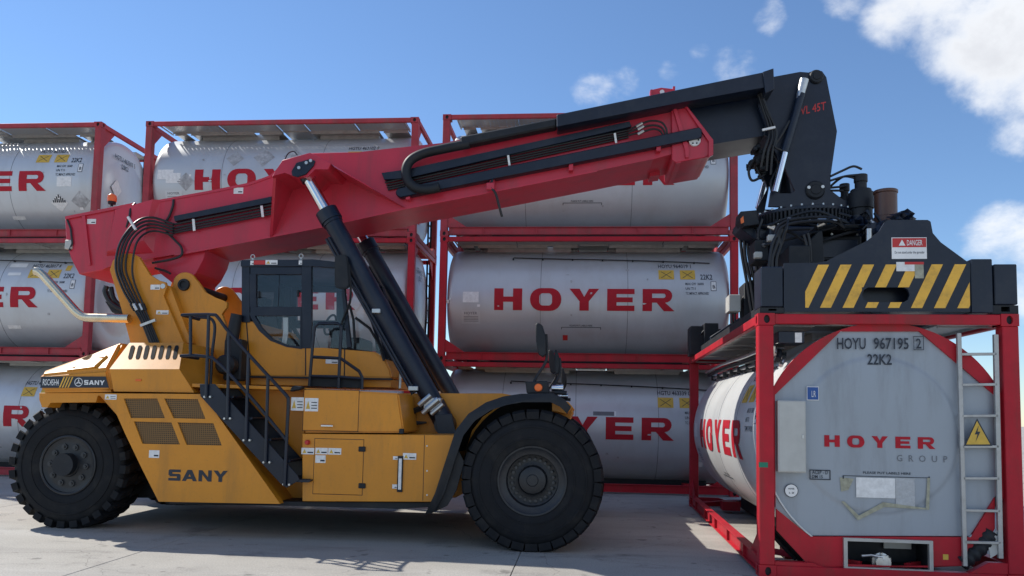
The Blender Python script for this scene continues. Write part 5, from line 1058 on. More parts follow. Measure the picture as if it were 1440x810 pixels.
g = G(); a, b = [(-4.672, 9.980, 2.442), (-4.620, 9.980, 2.808)]; g.cyl(a, b, .085, .075, 18); part(g, 'intake_pipe', 'black_matt')
g = G(); a = (-4.594, 9.700, 2.108); g.lathe([(.0, -.1), (.10, -.1), (.13, -.06), (.13, .06), (.10, .1), (0, .1)], a, 'y', 20); g.box((a[0] - .1, a[1] + .1, a[2] - .2), (a[0] + .14, a[1] + .3, a[2] + .35), .02); part(g, 'winch_drum', 'black_matt')
for pts in ([(-2.571, 10.400, 2.269), (-2.531, 10.400, 2.279), (-2.457, 10.400, 2.114), (-2.459, 10.400, 1.860)], [(-2.632, 10.700, 2.209), (-2.565, 10.700, 2.029), (-2.570, 10.700, 1.849)]): g = G(); g.tube(pts, .02, 6); part(g, 'front_rail', 'steel', cab)

# ---- stairs and handrails
SY0, SY1 = 8.9, 9.46
def stairs():
    g = G(); g.prism([(-4.543, 1.827), (-4.354, 1.829), (-3.296, 0.777), (-3.268, 0.720), (-3.419, 0.625), (-3.489, 0.664), (-4.527, 1.682)], SY0, SY0 + .012, .003); s = part(g, 'stairs', 'black_paint')
    g = G(); g.prism([(-4.543, 1.827), (-4.354, 1.829), (-3.296, 0.777), (-3.268, 0.720), (-3.419, 0.625), (-3.489, 0.664), (-4.527, 1.682)], SY1 - .012, SY1, .003); part(g, 'stringer', 'black_paint', s)
    for (x1, z1), (x0, z0) in ([(-4.115, 1.690), (-4.389, 1.686)], [(-3.874, 1.440), (-4.182, 1.434)], [(-3.632, 1.192), (-3.942, 1.185)], [(-3.391, 0.946), (-3.704, 0.938)], [(-3.140, 0.723), (-3.484, 0.693)]):
        g = G(); g.prism([(x0, z1 - .03), (x1 - .02, z1 - .03), (x1, z1 - .012), (x1 - .004, z1 + .0), (x0, z1)], SY0 + .013, SY1 - .013, .002); part(g, 'tread', 'black_paint', s)
        for k in range(4): gg = G(); gg.box((x0 + .02, SY0 + .06 + k * .12, z1), (x1 - .02, SY0 + .075 + k * .12, z1 + .006)); part(gg, 'tread_grip', 'black_matt', s)
    for y in (SY0 - .02,):
        g = G(); g.tube(smooth([(-4.795, 8.880, 2.654), (-4.625, 8.880, 2.660), (-4.412, 8.880, 2.661), (-4.348, 8.880, 2.632), (-4.198, 8.880, 2.453), (-3.847, 8.880, 2.091), (-3.501, 8.880, 1.749), (-3.447, 8.880, 1.691), (-3.431, 8.880, 1.625), (-3.434, 8.880, 1.173), (-3.438, 8.880, 0.651)], 4), .0205, 8); part(g, 'handrail', 'black_paint', s)
        g = G(); g.tube(smooth([(-4.782, 8.880, 2.160), (-4.600, 8.880, 2.166), (-4.422, 8.880, 2.147), (-4.359, 8.880, 2.118), (-4.193, 8.880, 1.975), (-3.826, 8.880, 1.609), (-3.443, 8.880, 1.190)], 3), .0205, 8); part(g, 'handrail', 'black_paint', s)
        for a, b in ([(-4.443, 8.880, 1.675), (-4.460, 8.880, 2.657)], [(-4.166, 8.880, 1.418), (-4.198, 8.880, 2.453)], [(-3.928, 8.880, 1.171), (-3.944, 8.880, 2.191)], [(-3.678, 8.880, 0.918), (-3.692, 8.880, 1.940)]): g = G(); g.tube([a, b], .0205, 8); part(g, 'rail_post', 'black_paint', s)
        for (x, z) in [(-4.460, 1.674), (-4.390, 1.675), (-4.202, 1.421), (-4.132, 1.423), (-3.954, 1.170), (-3.880, 1.172), (-3.699, 0.917), (-3.626, 0.919), (-3.447, 0.667), (-3.378, 0.665)]: g = G(); g.cyl((x, SY0 - .035, z), (x, SY0, z), .013, None, 8); part(g, 'bolt', 'bolt', s)
    g = G(); g.tube(smooth([(-4.994, 9.500, 2.705), (-4.784, 9.500, 2.698), (-4.706, 9.500, 2.652), (-4.681, 9.500, 2.533), (-4.703, 9.500, 2.213), (-4.703, 9.500, 1.821)], 4), .02, 8); part(g, 'handrail', 'black_paint', s)
    for a, b in ([(-4.687, 8.880, 2.638), (-4.663, 8.880, 2.165)],): g = G(); g.tube([a, b], .02, 8); part(g, 'rail_post', 'black_paint', s)
    a, b = [(-4.795, 8.880, 2.654), (-4.782, 8.880, 2.160)]
    for p in (a, b): g = G(); g.tube([p, (p[0], 9.3, p[2])], .02, 8); part(g, 'handrail', 'black_paint', s)
stairs()

# ---- front mudguard, lamps and mirrors
def fender(m):
    outer = [(-1.741, 0.382), (-1.632, 0.618), (-1.511, 1.016), (-1.412, 1.342), (-1.269, 1.531), (-1.071, 1.665), (-0.872, 1.737), (-0.669, 1.772), (-0.312, 1.783), (-0.191, 1.728), (-0.101, 1.633)]; cx, cz = FX, .8
    inner_ = [(x + (cx - x) * .045, z + (cz - z) * .045) for x, z in outer]
    g = G(); g.prism(outer + inner_[::-1], 8.8, 9.86); f = part(m(g), 'mudguard', 'black_matt', None, 50)
    inner2 = [(x + (cx - x) * .10, z + (cz - z) * .10) for x, z in outer]
    g = G(); g.prism(outer + inner2[::-1], 8.77, 8.8, .004); part(m(g), 'mudguard_lip', 'black_matt', f, 50)
    g = G(); g.prism([(-1.741, 0.382), (-1.676, 0.388), (-1.498, 0.477), (-1.396, 0.657), (-1.313, 0.980), (-1.417, 1.179), (-1.526, 0.935), (-1.632, 0.618)], 8.83, 8.86); part(m(g), 'mud_flap', 'black_matt', f)
    g = G(); g.prism(arc(cx, cz, .96, 78, 200, 16) + [(cx, cz)], 9.88, 9.94); part(m(g), 'wheel_arch', 'black_matt', f)
    g = G(); g.prism([(-0.324, 1.739), (-0.134, 1.691), (-0.082, 1.623), (-0.150, 1.553), (-0.322, 1.584)], 9.0, 9.9, .004); part(m(g), 'front_nose', 'yellow', f)
    g = G(); g.prism([(-0.630, 1.912), (-0.375, 1.924), (-0.349, 1.781), (-0.611, 1.777)], 8.85, 9.1, .01); part(m(g), 'lamp_box', 'black_matt', f)
    c = (-0.477, 1.846); g = G(); g.lathe([(0, -.03), (.04, -.025), (.048, 0)], (c[0], 8.852, c[1]), 'y', 18); part(m(g), 'indicator_lamp', 'orange_glow', f)
    g = G(); a, b = [(-0.329, 9.000, 1.846), (-0.197, 9.000, 1.848)]; g.cyl(a, b, .035, .05, 14); part(m(g), 'head_lamp', 'chrome', f)
    g = G(); a, b = [(-0.293, 8.950, 1.796), (-0.154, 8.950, 1.790)]; g.cyl(a, b, .02, .028, 10); part(m(g), 'horn', 'black_matt', f)
    for arm, pl_, y in (([(-0.541, 8.950, 1.841), (-0.518, 8.950, 1.949), (-0.414, 8.950, 2.123), (-0.390, 8.950, 2.223), (-0.402, 8.950, 2.472)], [(-0.527, 2.585), (-0.495, 2.602), (-0.444, 2.569), (-0.401, 2.428), (-0.398, 2.238), (-0.439, 2.204), (-0.489, 2.237), (-0.516, 2.386)], 8.9), ([(-0.308, 9.100, 1.875), (-0.259, 9.100, 1.976), (-0.235, 9.100, 2.052), (-0.246, 9.100, 2.211)], [(-0.305, 2.278), (-0.289, 2.312), (-0.254, 2.236), (-0.236, 2.136), (-0.251, 2.035), (-0.284, 2.001), (-0.302, 2.068)], 9.08)):
        g = G(); g.tube(smooth(arm, 4), .017, 8); part(m(g), 'mirror_arm', 'black_matt', f)
        g = G(); g.prism(pl_, y, y + .14, .01); part(m(g), 'mirror', 'black_matt', f)
fender(lambda g: g); fender(mir)

# ---- exhaust stack
g = G(); g.tube([(-7.478, 9.900, 3.371), (-7.436, 9.900, 3.367), (-7.393, 9.900, 3.342), (-7.349, 9.900, 3.303), (-6.908, 9.900, 2.868), (-6.865, 9.900, 2.824), (-6.822, 9.900, 2.791), (-6.768, 9.900, 2.757), (-6.706, 9.900, 2.738), (-6.634, 9.900, 2.734), (-6.086, 9.900, 2.728)], .06, 18); ex = part(g, 'exhaust_pipe', 'exhaust', None, 60)

# ---- boom head, rotator and spreader (the spreader keeps the angle of the container it holds)
H0, H1 = 10.4, 11.26
hp = [(2.382, 6.111), (2.523, 6.143), (2.897, 6.209), (3.009, 6.197), (3.083, 6.225), (3.185, 6.213), (3.240, 6.128), (3.370, 5.382), (3.280, 4.764), (3.278, 4.581), (3.441, 4.450), (3.758, 4.396), (3.757, 4.305), (2.476, 4.369), (2.505, 4.562), (2.655, 4.852), (2.518, 5.243), (2.343, 5.736)]
op = [(2.683, 4.910), (2.819, 4.579), (2.782, 4.541), (2.616, 4.542)]
g = G(); g.holed(hp, [op], H0, H0 + .05); head = part(g, 'boom_head', 'black_paint'); part(mir(g), 'head_plate', 'black_paint', head)
g = G(); g.prism([(2.535, 6.130), (3.144, 6.197), (3.218, 6.116), (3.321, 5.387), (3.135, 5.253), (2.670, 5.210), (2.428, 5.360)], H0 + .051, H1 - .051, .01); part(g, 'head_core', 'black_paint', head)
g = G(); g.prism([(2.856, 5.208), (3.301, 5.202), (3.240, 4.649), (2.944, 4.651)], H0 + .051, H1 - .051, .0); part(g, 'head_web', 'black_paint', head)
for c, r in (((3.105, 6.131), .095), ((3.077, 4.582), .125)):
    g = G(); g.lathe([(0, -.05), (r * .5, -.05), (r * .55, -.04), (r * .85, -.04), (r, -.02), (r, 0)], (c[0], H0, c[1]), 'y', 24); part(g, 'pivot_cap', 'black_matt', head)
for (x, z) in [(2.985, 4.607), (3.163, 4.615)]: g = G(); g.cyl((x, H0 - .055, z), (x, H0 - .03, z), .022, None, 8); part(g, 'bolt', 'bolt', head)
g = G(); a, b = [(2.896, 5.611), (3.230, 5.752)]; text_on(g, 'VL 45T', .11, lambda p, q: (a[0] + p, H0 - .004, a[1] + q + p * .21), 0, 0, .012, 1, b[0] - a[0]); part(g, 'lettering', 'sign_red', head)
for y, rod, brl, top in ((10.3, [(2.668, 10.300, 5.070), (2.536, 10.300, 4.533)], [(2.885, 10.300, 5.861), (2.659, 10.300, 5.070)], [(2.924, 10.300, 6.056), (2.857, 10.300, 5.784)]), (11.36, [(2.697, 11.360, 5.159), (2.553, 11.360, 4.599)], [(2.906, 11.360, 6.118), (2.697, 11.360, 5.159)], [(2.948, 11.360, 6.332), (2.906, 11.360, 6.118)])):
    g = G(); g.cyl(*brl, .055, None, 14); dc = part(g, 'damping_cylinder', 'black_paint', head)
    g = G(); g.cyl(*rod, .042, None, 14); part(g, 'damping_rod', 'chrome', head); g = G(); g.cyl(*top, .06, .05, 14); part(g, 'damping_cap', 'steel', head)
for pts in ([(2.285, 10.300, 5.990), (2.376, 10.300, 5.695), (2.467, 10.300, 5.353), (2.401, 10.300, 5.112), (2.365, 10.350, 4.887)], [(2.317, 10.280, 5.961), (2.408, 10.280, 5.667), (2.508, 10.280, 5.335), (2.447, 10.300, 5.072), (2.439, 10.350, 4.838)], [(2.349, 10.260, 5.874), (2.440, 10.260, 5.619), (2.549, 10.260, 5.327), (2.502, 10.300, 5.062), (2.494, 10.350, 4.789)], [(2.721, 10.280, 5.487), (2.628, 10.280, 5.314), (2.535, 10.280, 5.151), (2.626, 10.280, 5.083)], [(2.419, 10.500, 5.102), (2.306, 10.500, 5.035), (2.239, 10.500, 4.888), (2.286, 10.500, 4.750), (2.437, 10.500, 4.817)], [(2.532, 10.500, 5.160), (2.625, 10.500, 4.963), (2.530, 10.500, 4.708), (2.584, 10.500, 4.444)], [(2.385, 10.600, 5.157), (2.365, 10.600, 4.968), (2.459, 10.600, 4.769)]):
    g = G(); g.tube(smooth(pts, 5), .018, 7); part(g, 'hose', 'hose', head)
g = G(); a, b = [(2.363, 10.250, 5.355), (2.529, 10.250, 5.391)]; g.tube([a, b], .02, 4); part(g, 'hose_clamp', 'sticker_white', head)
g = G()
for i in range(40): an = random.uniform(0, 6.28); rr = random.uniform(0, .12); p = (2.400, 5.063); g.box((p[0] + rr * math.cos(an) - .03, 10.4 + random.random() * .4, p[1] + 1.7 * rr * math.sin(an) - .03), (p[0] + rr * math.cos(an) + .03, 10.46 + random.random() * .4, p[1] + 1.7 * rr * math.sin(an) + .03), .01)
part(g, 'valve_cluster', 'black_matt', head)

# spreader frame: u across the container, v along it from the camera end, z up
ca, sa = math.cos(-0.02610), math.sin(-0.02610); NX, NY = 1.7598, 7.8476
def sp(u, v, z): return (NX + u * ca - v * sa, NY + u * sa + v * ca, z)
def spg(g): return g.xf(sp)      # local (u, v, z) -> world
cu, cv = CW / 2, CL / 2
rx, ry, _ = sp(cu, cv, 0)
zr = (2.902, 4.280)[1]
g = G(); g.lathe([(0, .05), (.66, .05), (.68, .04), (.68, 0), (.0, 0)], (rx, ry, zr), 'z', 48); rot = part(g, 'rotator', 'black_paint')
g = G()
for i in range(84): an = 2 * math.pi * i / 84; c_, s_ = math.cos(an), math.sin(an); g.loft([(rx + r * c_ - w * s_, ry + r * s_ + w * c_, zr - .001) for r, w in ((.6, -.014), (.72, -.012), (.72, .012), (.6, .014))], [(rx + r * c_ - w * s_, ry + r * s_ + w * c_, zr - .14) for r, w in ((.6, -.014), (.72, -.012), (.72, .012), (.6, .014))])
g.lathe([(.0, -.002), (.66, -.002), (.66, -.139), (0, -.139)], (rx, ry, zr), 'z', 48); part(g, 'ring_gear', 'black_matt', rot)
g = G(); g.lathe([(0, -.141), (.74, -.141), (.78, -.16), (.78, -.21), (.62, -.24), (0, -.24)], (rx, ry, zr), 'z', 48); part(g, 'slew_base', 'black_paint', rot)
for i in range(30): an = 2 * math.pi * i / 30; g = G(); g.cyl((rx + .64 * math.cos(an), ry + .64 * math.sin(an), zr + .045), (rx + .64 * math.cos(an), ry + .64 * math.sin(an), zr + .075), .016, None, 6); part(g, 'bolt', 'bolt', rot)
for i in range(26): an = math.pi + math.pi * i / 25; g = G(); g.cyl((rx + .785 * math.cos(an), ry + .785 * math.sin(an), zr - .185), (rx + .772 * math.cos(an), ry + .772 * math.sin(an), zr - .185), .014, None, 6); part(g, 'bolt', 'bolt', rot)
def motor(x, y, z0, parts, mat, name='slew_motor'):
    g = G(); prof = []
    for (r, a, b) in parts: prof += [(r - .004, a), (r, a + .005), (r, b - .005), (r - .004, b)]
    g.lathe([(0, parts[0][1])] + prof + [(0, parts[-1][2])], (x, y, z0), 'z', 24); return part(g, name, mat, rot)
m1 = (3.648, 10.350, 4.207); m2 = (3.827, 10.000, 4.051); m3 = (3.524, 10.600, 4.321)
motor(m1[0], m1[1], m1[2], [(.14, -.12, .1), (.155, .1, .32), (.13, .32, .36), (.075, .36, .46), (.085, .46, .56)], 'black_matt'); motor(m3[0], m3[1], m3[2], [(.08, 0, .22), (.05, .22, .3), (.065, .3, .4)], 'black_matt')
motor(m2[0], m2[1], m2[2], [(.12, -.3, -.02), (.145, -.02, .06), (.135, .06, .36), (.145, .36, .40)], 'brown_filter', 'filter_canister')
for pts in ([(3.280, 10.400, 4.769), (3.437, 10.400, 4.845), (3.557, 10.350, 4.885), (3.665, 10.350, 4.846)], [(3.280, 10.400, 4.711), (3.463, 10.400, 4.767), (3.593, 10.300, 4.754)], [(3.310, 10.500, 4.664), (3.406, 10.450, 4.745), (3.481, 10.400, 4.767), (3.627, 10.350, 4.712)], [(3.310, 10.500, 4.644), (3.513, 10.500, 4.662)], [(3.278, 10.400, 4.576), (3.467, 10.500, 4.604)]):
    g = G(); g.tube(smooth(pts, 5), .016, 7); part(g, 'hose', 'hose', rot)

# carriage under the ring
zc = zr - .24; ztop = CH + .02
g = G(); spg(g.box((cu - .62, cv - .75, zc - .42), (cu + .62, cv + .75, zc - .01), .02)); spr = part(g, 'spreader', 'black_paint')
g = G(); spg(g.box((cu - .42, .28, ztop + .10), (cu + .42, CL - .28, ztop + .52), .012)); part(g, 'main_beam', 'black_paint', spr)
for y_ in (0, 1):
    v0 = .02 if y_ == 0 else CL - .02
    k = 1 if y_ == 0 else -1
    vv = lambda a, b: (min(v0 + k * a, v0 + k * b), max(v0 + k * a, v0 + k * b))
    plate_ = [(0.253, 2.607), (0.257, 3.097), (0.578, 3.100), (0.667, 3.117), (1.061, 3.322), (1.177, 3.418), (1.225, 3.503), (1.259, 3.528), (1.632, 3.524), (1.658, 3.506), (1.676, 3.392), (1.747, 3.300), (1.985, 3.109), (2.017, 3.095), (2.006, 2.614)]
    slot = [(1.061, 2.853), (1.394, 2.853), (1.434, 2.829), (1.449, 2.780), (1.432, 2.731), (1.392, 2.706), (1.059, 2.705), (1.019, 2.730), (1.000, 2.779), (1.021, 2.829)]
    g = G(); a, b = vv(.0, .035); g.holed(plate_, [slot], a, b); spg(g); eb = part(g, 'end_beam', 'black_paint', spr)
    a, b = vv(.2, .24); g = G(); spg(g.prism([(0.253, 2.607), (0.256, 3.079), (2.017, 3.074), (2.006, 2.614)], a, b)); part(g, 'beam_back', 'black_paint', spr)
    a, b = vv(.036, .199); (q0, q1) = [(0.263, 3.079), (2.009, 3.032)]; g = G(); spg(g.box((q0[0], a, q1[1]), (q1[0], b, q0[1]))); part(g, 'beam_top', 'black_paint', spr)
    (q0, q1) = [(0.260, 2.650), (2.000, 2.610)]; g = G(); spg(g.box((q0[0], a, q1[1]), (q1[0], b, q0[1]))); part(g, 'beam_bottom', 'black_paint', spr)
    for bx_, v_ in (([(2.018, 3.130), (2.213, 2.600)], (-.012, .3)), ([(2.231, 3.080), (2.440, 2.684)], (-.004, .34)), ([(0.032, 3.062), (0.247, 2.657)], (-.004, .34))):
        (q0, q1) = bx_; a, b = vv(*v_); g = G(); spg(g.box((q0[0], a, q1[1]), (q1[0], b, q0[1]), .008)); part(g, 'lock_housing', 'black_paint', spr)
    for q in ([(2.202, 2.677), (2.444, 2.577)], [(0.020, 2.649), (0.260, 2.571)]):
        (q0, q1) = q; a, b = vv(.0, .26); g = G()
        w_ = q1[0] - q0[0]; g.holed([(q0[0], CH + .004), (q1[0], CH + .004), (q1[0], q0[1]), (q0[0], q0[1])], [[(q0[0] + w_ * .35, CH + .025), (q0[0] + w_ * .68, CH + .025), (q0[0] + w_ * .68, q0[1] - .012), (q0[0] + w_ * .35, q0[1] - .012)]], a, b); spg(g); part(g, 'twistlock', 'black_matt', spr)
    if y_ == 0:
        (s0, s1) = [(0.459, 3.080), (2.004, 2.648)]; wS, hS = s1[0] - s0[0], s0[1] - s1[1]; ix = [q for q in slot]
        sx0, sx1, sz0, sz1 = min(p[0] for p in slot), max(p[0] for p in slot), min(p[1] for p in slot), max(p[1] for p in slot)
        def hclip(poly, x, sg): return [(b, a) for a, b in clip([(q, p) for p, q in poly], x, sg)]
        for i in range(-1, 8):
            st_ = .3205 / 2.337 * 0 + wS * (122.5 / 883.0); b0 = s0[0] + wS * ((355 - 275) / 883.0) + i * st_; w1 = wS * 60 / 883.0; sh_ = wS * 115 / 883.0
            poly = [(b0, s1[1]), (b0 + w1, s1[1]), (b0 + w1 + sh_, s0[1]), (b0 + sh_, s0[1])]
            poly = hclip(hclip(poly, s0[0], 1), s1[0], -1)
            if len(poly) < 3: continue
            pieces = [poly]
            lo = clip(poly, sz0, -1); mid = clip(clip(poly, sz0, 1), sz1, -1); hi = clip(poly, sz1, 1)
            pieces = [lo, hi]
            if mid:
                pieces += [p for p in (hclip(mid, sx0, -1), hclip(mid, sx1, 1)) if len(p) >= 3]
            for p in pieces:
                if len(p) >= 3: g = G(); g.add([sp(u, v0 - .003, z) for u, z in p], [tuple(range(len(p)))]); part(g, 'warning_stripe', 'stripe_yellow', spr)
        def dec(box, mat, o, name='danger_sign'):
            (q0, q1) = box; g = G(); g.add([sp(u, v0 - o, z) for u, z in ((q0[0], q1[1]), (q1[0], q1[1]), (q1[0], q0[1]), (q0[0], q0[1]))], [(0, 1, 2, 3)]); return part(g, name, mat, spr)
        dec([(1.286, 3.349), (1.615, 3.135)], 'letter_white', .004); dec([(1.293, 3.342), (1.610, 3.251)], 'sign_red', .006); dec([(1.326, 3.104), (1.497, 3.012)], 'sticker_white', .006, 'sticker'); dec([(1.498, 3.103), (1.581, 2.941)], 'tape', .006, 'sticker'); dec([(1.405, 3.104), (1.584, 3.078)], 'sign_red', .008, 'sticker')
        g = G(); (q0, q1) = [(1.429, 3.323), (1.574, 3.269)]; text_on(g, 'DANGER', q0[1] - q1[1], lambda p, q: sp(q0[0] + p, v0 - .008, q1[1] + q), 0, 0, .01, 1, q1[0] - q0[0])
        tri = [(1.352, 3.267), (1.415, 3.267), (1.383, 3.327)]; g.add([sp(u, v0 - .008, z) for u, z in tri], [(0, 1, 2)]); part(g, 'danger_print', 'letter_white', spr)
        g = G(); (q0, q1) = [(1.314, 3.214), (1.593, 3.188)]; text_on(g, 'Do not stand under the spreader', q0[1] - q1[1], lambda p, q: sp(q0[0] + p, v0 - .006, q1[1] + q), 0, 0, .01, 1, q1[0] - q0[0]); part(g, 'danger_print', 'letter_grey', spr)
# machinery on the carriage: covers, hoses, valves
def blk(box, v, name='control_box', mat='black_matt', bev=.012):
    """box given on the plane v metres behind the end beam"""
    g = G(); (u0, z1), (u1, z0) = box; spg(g.box((u0, v[0], z0), (u1, v[1], z1), bev)); return part(g, name, mat, spr)
blk([(1.105, 3.828), (1.645, 3.520)], (2.0, 2.5)); blk([(1.079, 3.948), (1.634, 3.871)], (1.85, 2.6), 'cover_plate')
blk([(0.683, 3.625), (0.928, 3.390)], (1.6, 2.3), 'bracket_box'); blk([(1.741, 3.998), (2.003, 3.704)], (2.1, 2.9)); blk([(2.045, 4.159), (2.294, 3.748)], (2.2, 3.0)); blk([(0.719, 4.183), (0.937, 3.844)], (2.5, 3.2), 'valve_block')
blk([(0.397, 3.833), (0.569, 3.560)], (2.2, 2.6), 'valve_block'); blk([(1.138, 3.774), (1.595, 3.556)], (1.985, 1.999), 'box_door', 'black_paint', .003)
for q in [(1.131, 3.848), (1.284, 3.846), (1.437, 3.845), (1.589, 3.844), (1.200, 3.937), (1.370, 3.935), (1.540, 3.934)]: g = G(); a = sp(q[0], 1.97, q[1]); b = sp(q[0], 1.99, q[1]); g.cyl(a, b, .014, None, 8); part(g, 'bolt', 'bolt', spr)
g = G(); g.prism([(0.958, 3.712), (1.068, 3.834), (1.110, 3.834), (1.131, 3.429), (0.956, 3.429)], 1.75, 1.95, .006); spg(g); part(g, 'side_cover', 'black_matt', spr)
random.seed(21)
def crumple(box, v, name, n=7, mat='black_paint'):
    """wrinkled tarpaulin sleeve over the hose joints"""
    (u0, z1), (u1, z0) = box; g = G(); vs = []; nn = n
    for i in range(nn + 1):
        for j in range(nn + 1):
            a = i / nn; b = j / nn; vs.append(sp(u0 + (u1 - u0) * a + random.uniform(-.02, .02), v + random.uniform(-.07, .07) + .25 * ((a - .5) ** 2 + (b - .5) ** 2), z0 + (z1 - z0) * b * (1 - .25 * abs(a - .5)) + random.uniform(-.015, .015)))
    fs = [(i * (nn + 1) + j, (i + 1) * (nn + 1) + j, (i + 1) * (nn + 1) + j + 1, i * (nn + 1) + j + 1) for i in range(nn) for j in range(nn)]
    g.add(vs, fs); back = [(x + .0, y + .12, z) for x, y, z in vs]; g.add(back, fs); part(g, name, mat, spr, 25)
crumple([(1.469, 4.069), (1.701, 3.853)], 1.8, 'hose_sleeve'); crumple([(1.603, 3.903), (1.921, 3.617)], 1.45, 'hose_sleeve'); crumple([(1.952, 4.090), (2.194, 3.895)], 1.7, 'hose_sleeve')
for i, pts in enumerate(([(2.360, 9.600, 3.795), (2.404, 9.600, 3.902), (2.532, 9.600, 3.972), (2.786, 9.600, 4.007), (3.039, 9.600, 4.006), (3.240, 9.700, 3.978)], [(2.353, 9.500, 3.737), (2.404, 9.500, 3.851), (2.547, 9.500, 3.912), (2.799, 9.500, 3.937), (3.024, 9.500, 3.928), (3.172, 9.600, 3.882)], [(2.402, 9.500, 3.641), (2.370, 9.500, 3.772), (2.301, 9.500, 3.641), (2.267, 9.500, 3.405), (2.248, 9.500, 3.161)], [(2.420, 9.500, 3.842), (2.352, 9.500, 3.641), (2.300, 9.500, 3.466), (2.299, 9.500, 3.205)], [(2.471, 9.500, 3.877), (2.402, 9.500, 3.641), (2.351, 9.500, 3.466), (2.350, 9.500, 3.292)],
                         [(2.233, 10.800, 4.198), (2.251, 10.800, 3.779), (2.327, 10.800, 3.382), (2.383, 10.800, 2.987)], [(2.272, 10.800, 4.198), (2.299, 10.800, 3.779), (2.384, 10.800, 3.382), (2.420, 10.800, 2.938)], [(2.318, 10.700, 4.193), (2.345, 10.700, 3.857), (2.400, 10.700, 3.463), (2.455, 10.700, 2.974)], [(2.195, 10.900, 4.243), (2.224, 10.900, 3.850), (2.290, 10.900, 3.448), (2.356, 10.900, 3.020)],
                         [(2.346, 10.200, 4.144), (2.291, 10.200, 3.937), (2.326, 10.200, 3.748), (2.398, 10.200, 3.598)], [(2.672, 9.500, 3.771), (2.704, 9.500, 3.640), (2.719, 9.500, 3.466)], [(2.722, 9.500, 3.789), (2.746, 9.500, 3.640), (2.752, 9.500, 3.440)], [(3.254, 10.000, 4.164), (3.394, 9.900, 4.082), (3.495, 9.800, 3.966)], [(3.616, 9.800, 4.109), (3.645, 9.700, 3.976), (3.655, 9.600, 3.793)])):
    g = G(); g.tube(smooth(pts, 5), .022 if i < 9 else .018, 8); part(g, 'hose', 'hose', spr)
random.seed(44)
ZA = [(2.347, 9.900, 3.976), (2.558, 9.700, 4.016), (2.870, 9.600, 3.901), (3.239, 9.700, 3.889), (3.425, 9.700, 3.888), (2.419, 9.500, 3.641), (2.325, 10.000, 3.751), (2.756, 9.500, 3.841), (2.302, 10.500, 4.124), (3.437, 9.900, 4.046), (3.540, 9.600, 3.899), (3.786, 9.800, 4.064)]
for i in range(16):
    a, b = random.sample(ZA, 2); a, b = Vector(a), Vector(b); m = (a + b) / 2 + Vector((random.uniform(-.1, .1), -random.uniform(.02, .2), random.uniform(-.22, .16)))
    if (a - b).length > 1.3: continue
    g = G(); g.tube(smooth([a, a.lerp(m, .6) + Vector((0, 0, .04)), m, m.lerp(b, .5), b], 5), random.choice((.012, .015, .02)), 7); part(g, 'hose', random.choice(('hose', 'hose', 'black_matt')), spr)
    g = G(); d_ = (m - a).normalized(); g.cyl(a, a + d_ * .09, .026, None, 8); part(g, 'hose_fitting', random.choice(('steel', 'black_matt', 'bolt')), spr)
for q, mat in (([(2.855, 9.550, 3.950), (2.964, 9.550, 3.949)], 'steel'), ([(2.964, 9.550, 3.949), (3.023, 9.550, 3.949)], 'blue_cap'), ([(3.023, 9.550, 3.949), (3.107, 9.550, 3.949)], 'steel'), ([(3.656, 9.300, 3.875), (3.734, 9.300, 3.723)], 'steel'), ([(3.365, 9.300, 3.791), (3.362, 9.300, 3.596)], 'steel')):
    g = G(); g.cyl(q[0], q[1], .035, None, 12); part(g, 'hose_fitting', mat, spr)
for q in ((2.318, 9.600, 3.742), (2.200, 9.800, 3.572)): g = G(); g.box((q[0] - .05, q[1] - .03, q[2] - .03), (q[0] + .05, q[1] + .05, q[2] + .05), .01); part(g, 'sensor_box', 'light_grey', spr)
# lamp on the slewing frame and grey junction box hanging by the far corner
q = [(2.086, 4.274), (2.300, 4.292), (2.336, 4.099), (2.132, 4.071), (2.076, 4.158)]; g = G(); g.prism(q, 10.3, 10.6, .008); wl = part(g, 'work_lamp', 'black_matt', rot)
q = [(2.084, 4.171), (2.121, 4.209), (2.130, 4.123), (2.093, 4.104)]; g = G(); g.prism(q, 10.285, 10.3); part(g, 'lamp_lens', 'orange_glow', rot)
g = G(); g.prism([(2.096, 4.183), (2.582, 4.123), (2.674, 3.958), (2.302, 3.930), (2.115, 4.086)], 10.45, 10.9, .01); part(g, 'lamp_bracket', 'black_paint', rot)
blk([(0.231, 3.280), (0.396, 3.038)], (3.2, 3.5), 'junction_box', 'light_grey', .01)
for pts in ([(2.124, 11.100, 3.025), (2.134, 11.100, 2.873), (2.193, 11.100, 2.783), (2.252, 11.100, 2.874), (2.252, 11.100, 3.127), (2.312, 11.100, 3.310)], [(2.164, 11.100, 3.025), (2.173, 11.100, 2.843), (2.232, 11.100, 2.763), (2.291, 11.100, 2.925), (2.312, 11.100, 3.178)]): g = G(); g.tube(smooth(pts, 5), .018, 7); part(g, 'hose', 'hose', spr)
g = G(); spg(g.prism([(0.436, 3.442), (0.592, 3.502), (0.648, 2.798), (0.453, 2.676)], 3.2, 3.6, .01)); part(g, 'arm_plate', 'black_matt', spr)
g = G(); spg(g.prism([(0.219, 2.863), (0.858, 3.297), (0.996, 3.226), (0.995, 2.940), (0.277, 2.576)], 5.0, 5.2, .01)); part(g, 'arm_plate', 'black_paint', spr)
blk([(-0.063, 3.076), (0.174, 2.583)], (5.3, 5.75), 'twist_motor_box'); blk([(0.150, 3.114), (0.385, 2.753)], (5.2, 5.6), 'twist_motor_box')
for pts in ([(1.993, 13.100, 2.929), (2.110, 13.100, 3.026), (2.204, 13.100, 2.931), (2.122, 13.100, 2.787)], [(2.227, 13.100, 2.860), (2.308, 13.100, 2.992), (2.262, 13.100, 2.812)]): g = G(); g.tube(smooth(pts, 5), .016, 7); part(g, 'hose', 'hose', spr)
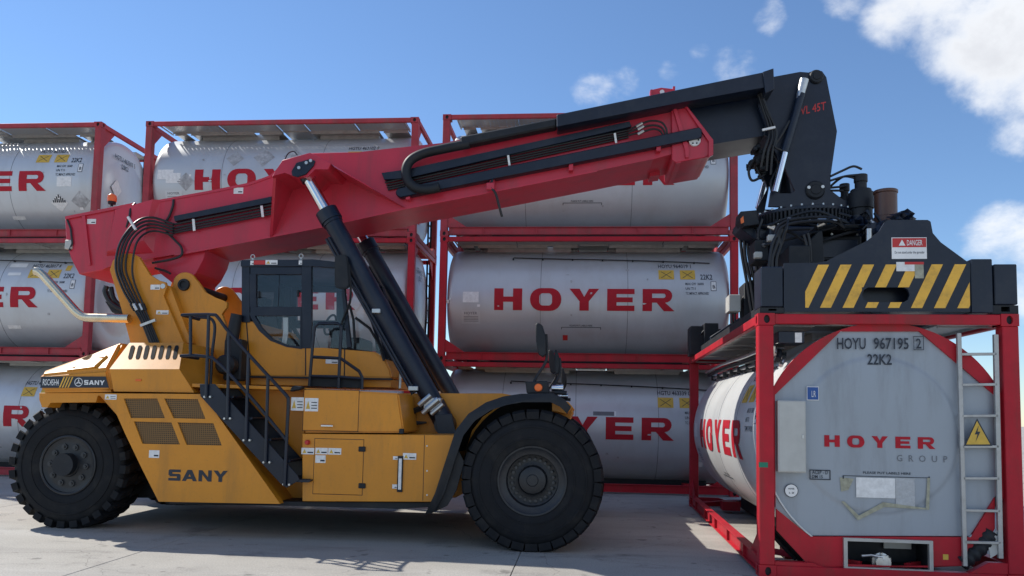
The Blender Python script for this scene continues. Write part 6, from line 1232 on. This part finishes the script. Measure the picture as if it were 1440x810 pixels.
g = G(); spg(g.box((.1, .6, ztop + .02), (.3, CL - .6, ztop + .12), .006)); part(g, 'slide_rail', 'black_matt', spr); g = G(); spg(g.box((CW - .3, .6, ztop + .02), (CW - .1, CL - .6, ztop + .12), .006)); part(g, 'slide_rail', 'black_matt', spr)
for u in (cu - .5, cu + .5):
    g = G(); spg(g.prism([(u - .06, ztop + .52), (u + .06, ztop + .52), (u + .06, zc - .3), (u - .06, zc - .3)], cv - .6, cv + .6)); part(g, 'carriage_web', 'black_paint', spr)

# ------------------------------------------------------------------ trees beyond the yard, far right
def tree(loc, h, seed, label):
    random.seed(seed); t = thing('broadleaf_tree', label, 'tree', loc, 0, 'trees beyond the yard')
    g = G(); pts = [(random.uniform(-.1, .1), random.uniform(-.1, .1), h * .7 * i / 5) for i in range(6)]; g.tube(pts, [.22 * (1 - i / 7) for i in range(6)], 8)
    for i in range(8):
        a = random.uniform(0, 6.28); z = h * random.uniform(.3, .6); g.tube([(0, 0, z), (math.cos(a) * h * .15, math.sin(a) * h * .15, z + h * .12), (math.cos(a) * h * .26, math.sin(a) * h * .26, z + h * .22)], [.08, .05, .02], 6)
    g.obj('trunk', 'bark', t)
    g = G()
    cl = [(random.gauss(0, h * .17), random.gauss(0, h * .17), h * random.uniform(.38, .95), random.uniform(.07, .13) * h) for _ in range(26)]
    for cx, cy, cz, r in cl:
        for _ in range(150):
            d = Vector((random.gauss(0, 1), random.gauss(0, 1), random.gauss(0, 1))).normalized() * r * random.uniform(.5, 1.1); c = Vector((cx, cy, cz)) + d
            u = Vector((random.gauss(0, 1), random.gauss(0, 1), random.gauss(0, 1))).normalized() * .13; w = u.orthogonal().normalized() * .08; g.add([c - u, c + w, c + u, c - w], [(0, 1, 2, 3)])
    g.obj('crown', 'leaf', t)
tree((25.5, 42, 0), 5.2, 3, 'leafy tree at the right edge, just beyond the container post')
tree((30.5, 45, 0), 6.0, 5, 'taller tree further right, beyond the edge of the yard')
for o in bpy.data.objects:
    if '_world' in o: del o['_world']
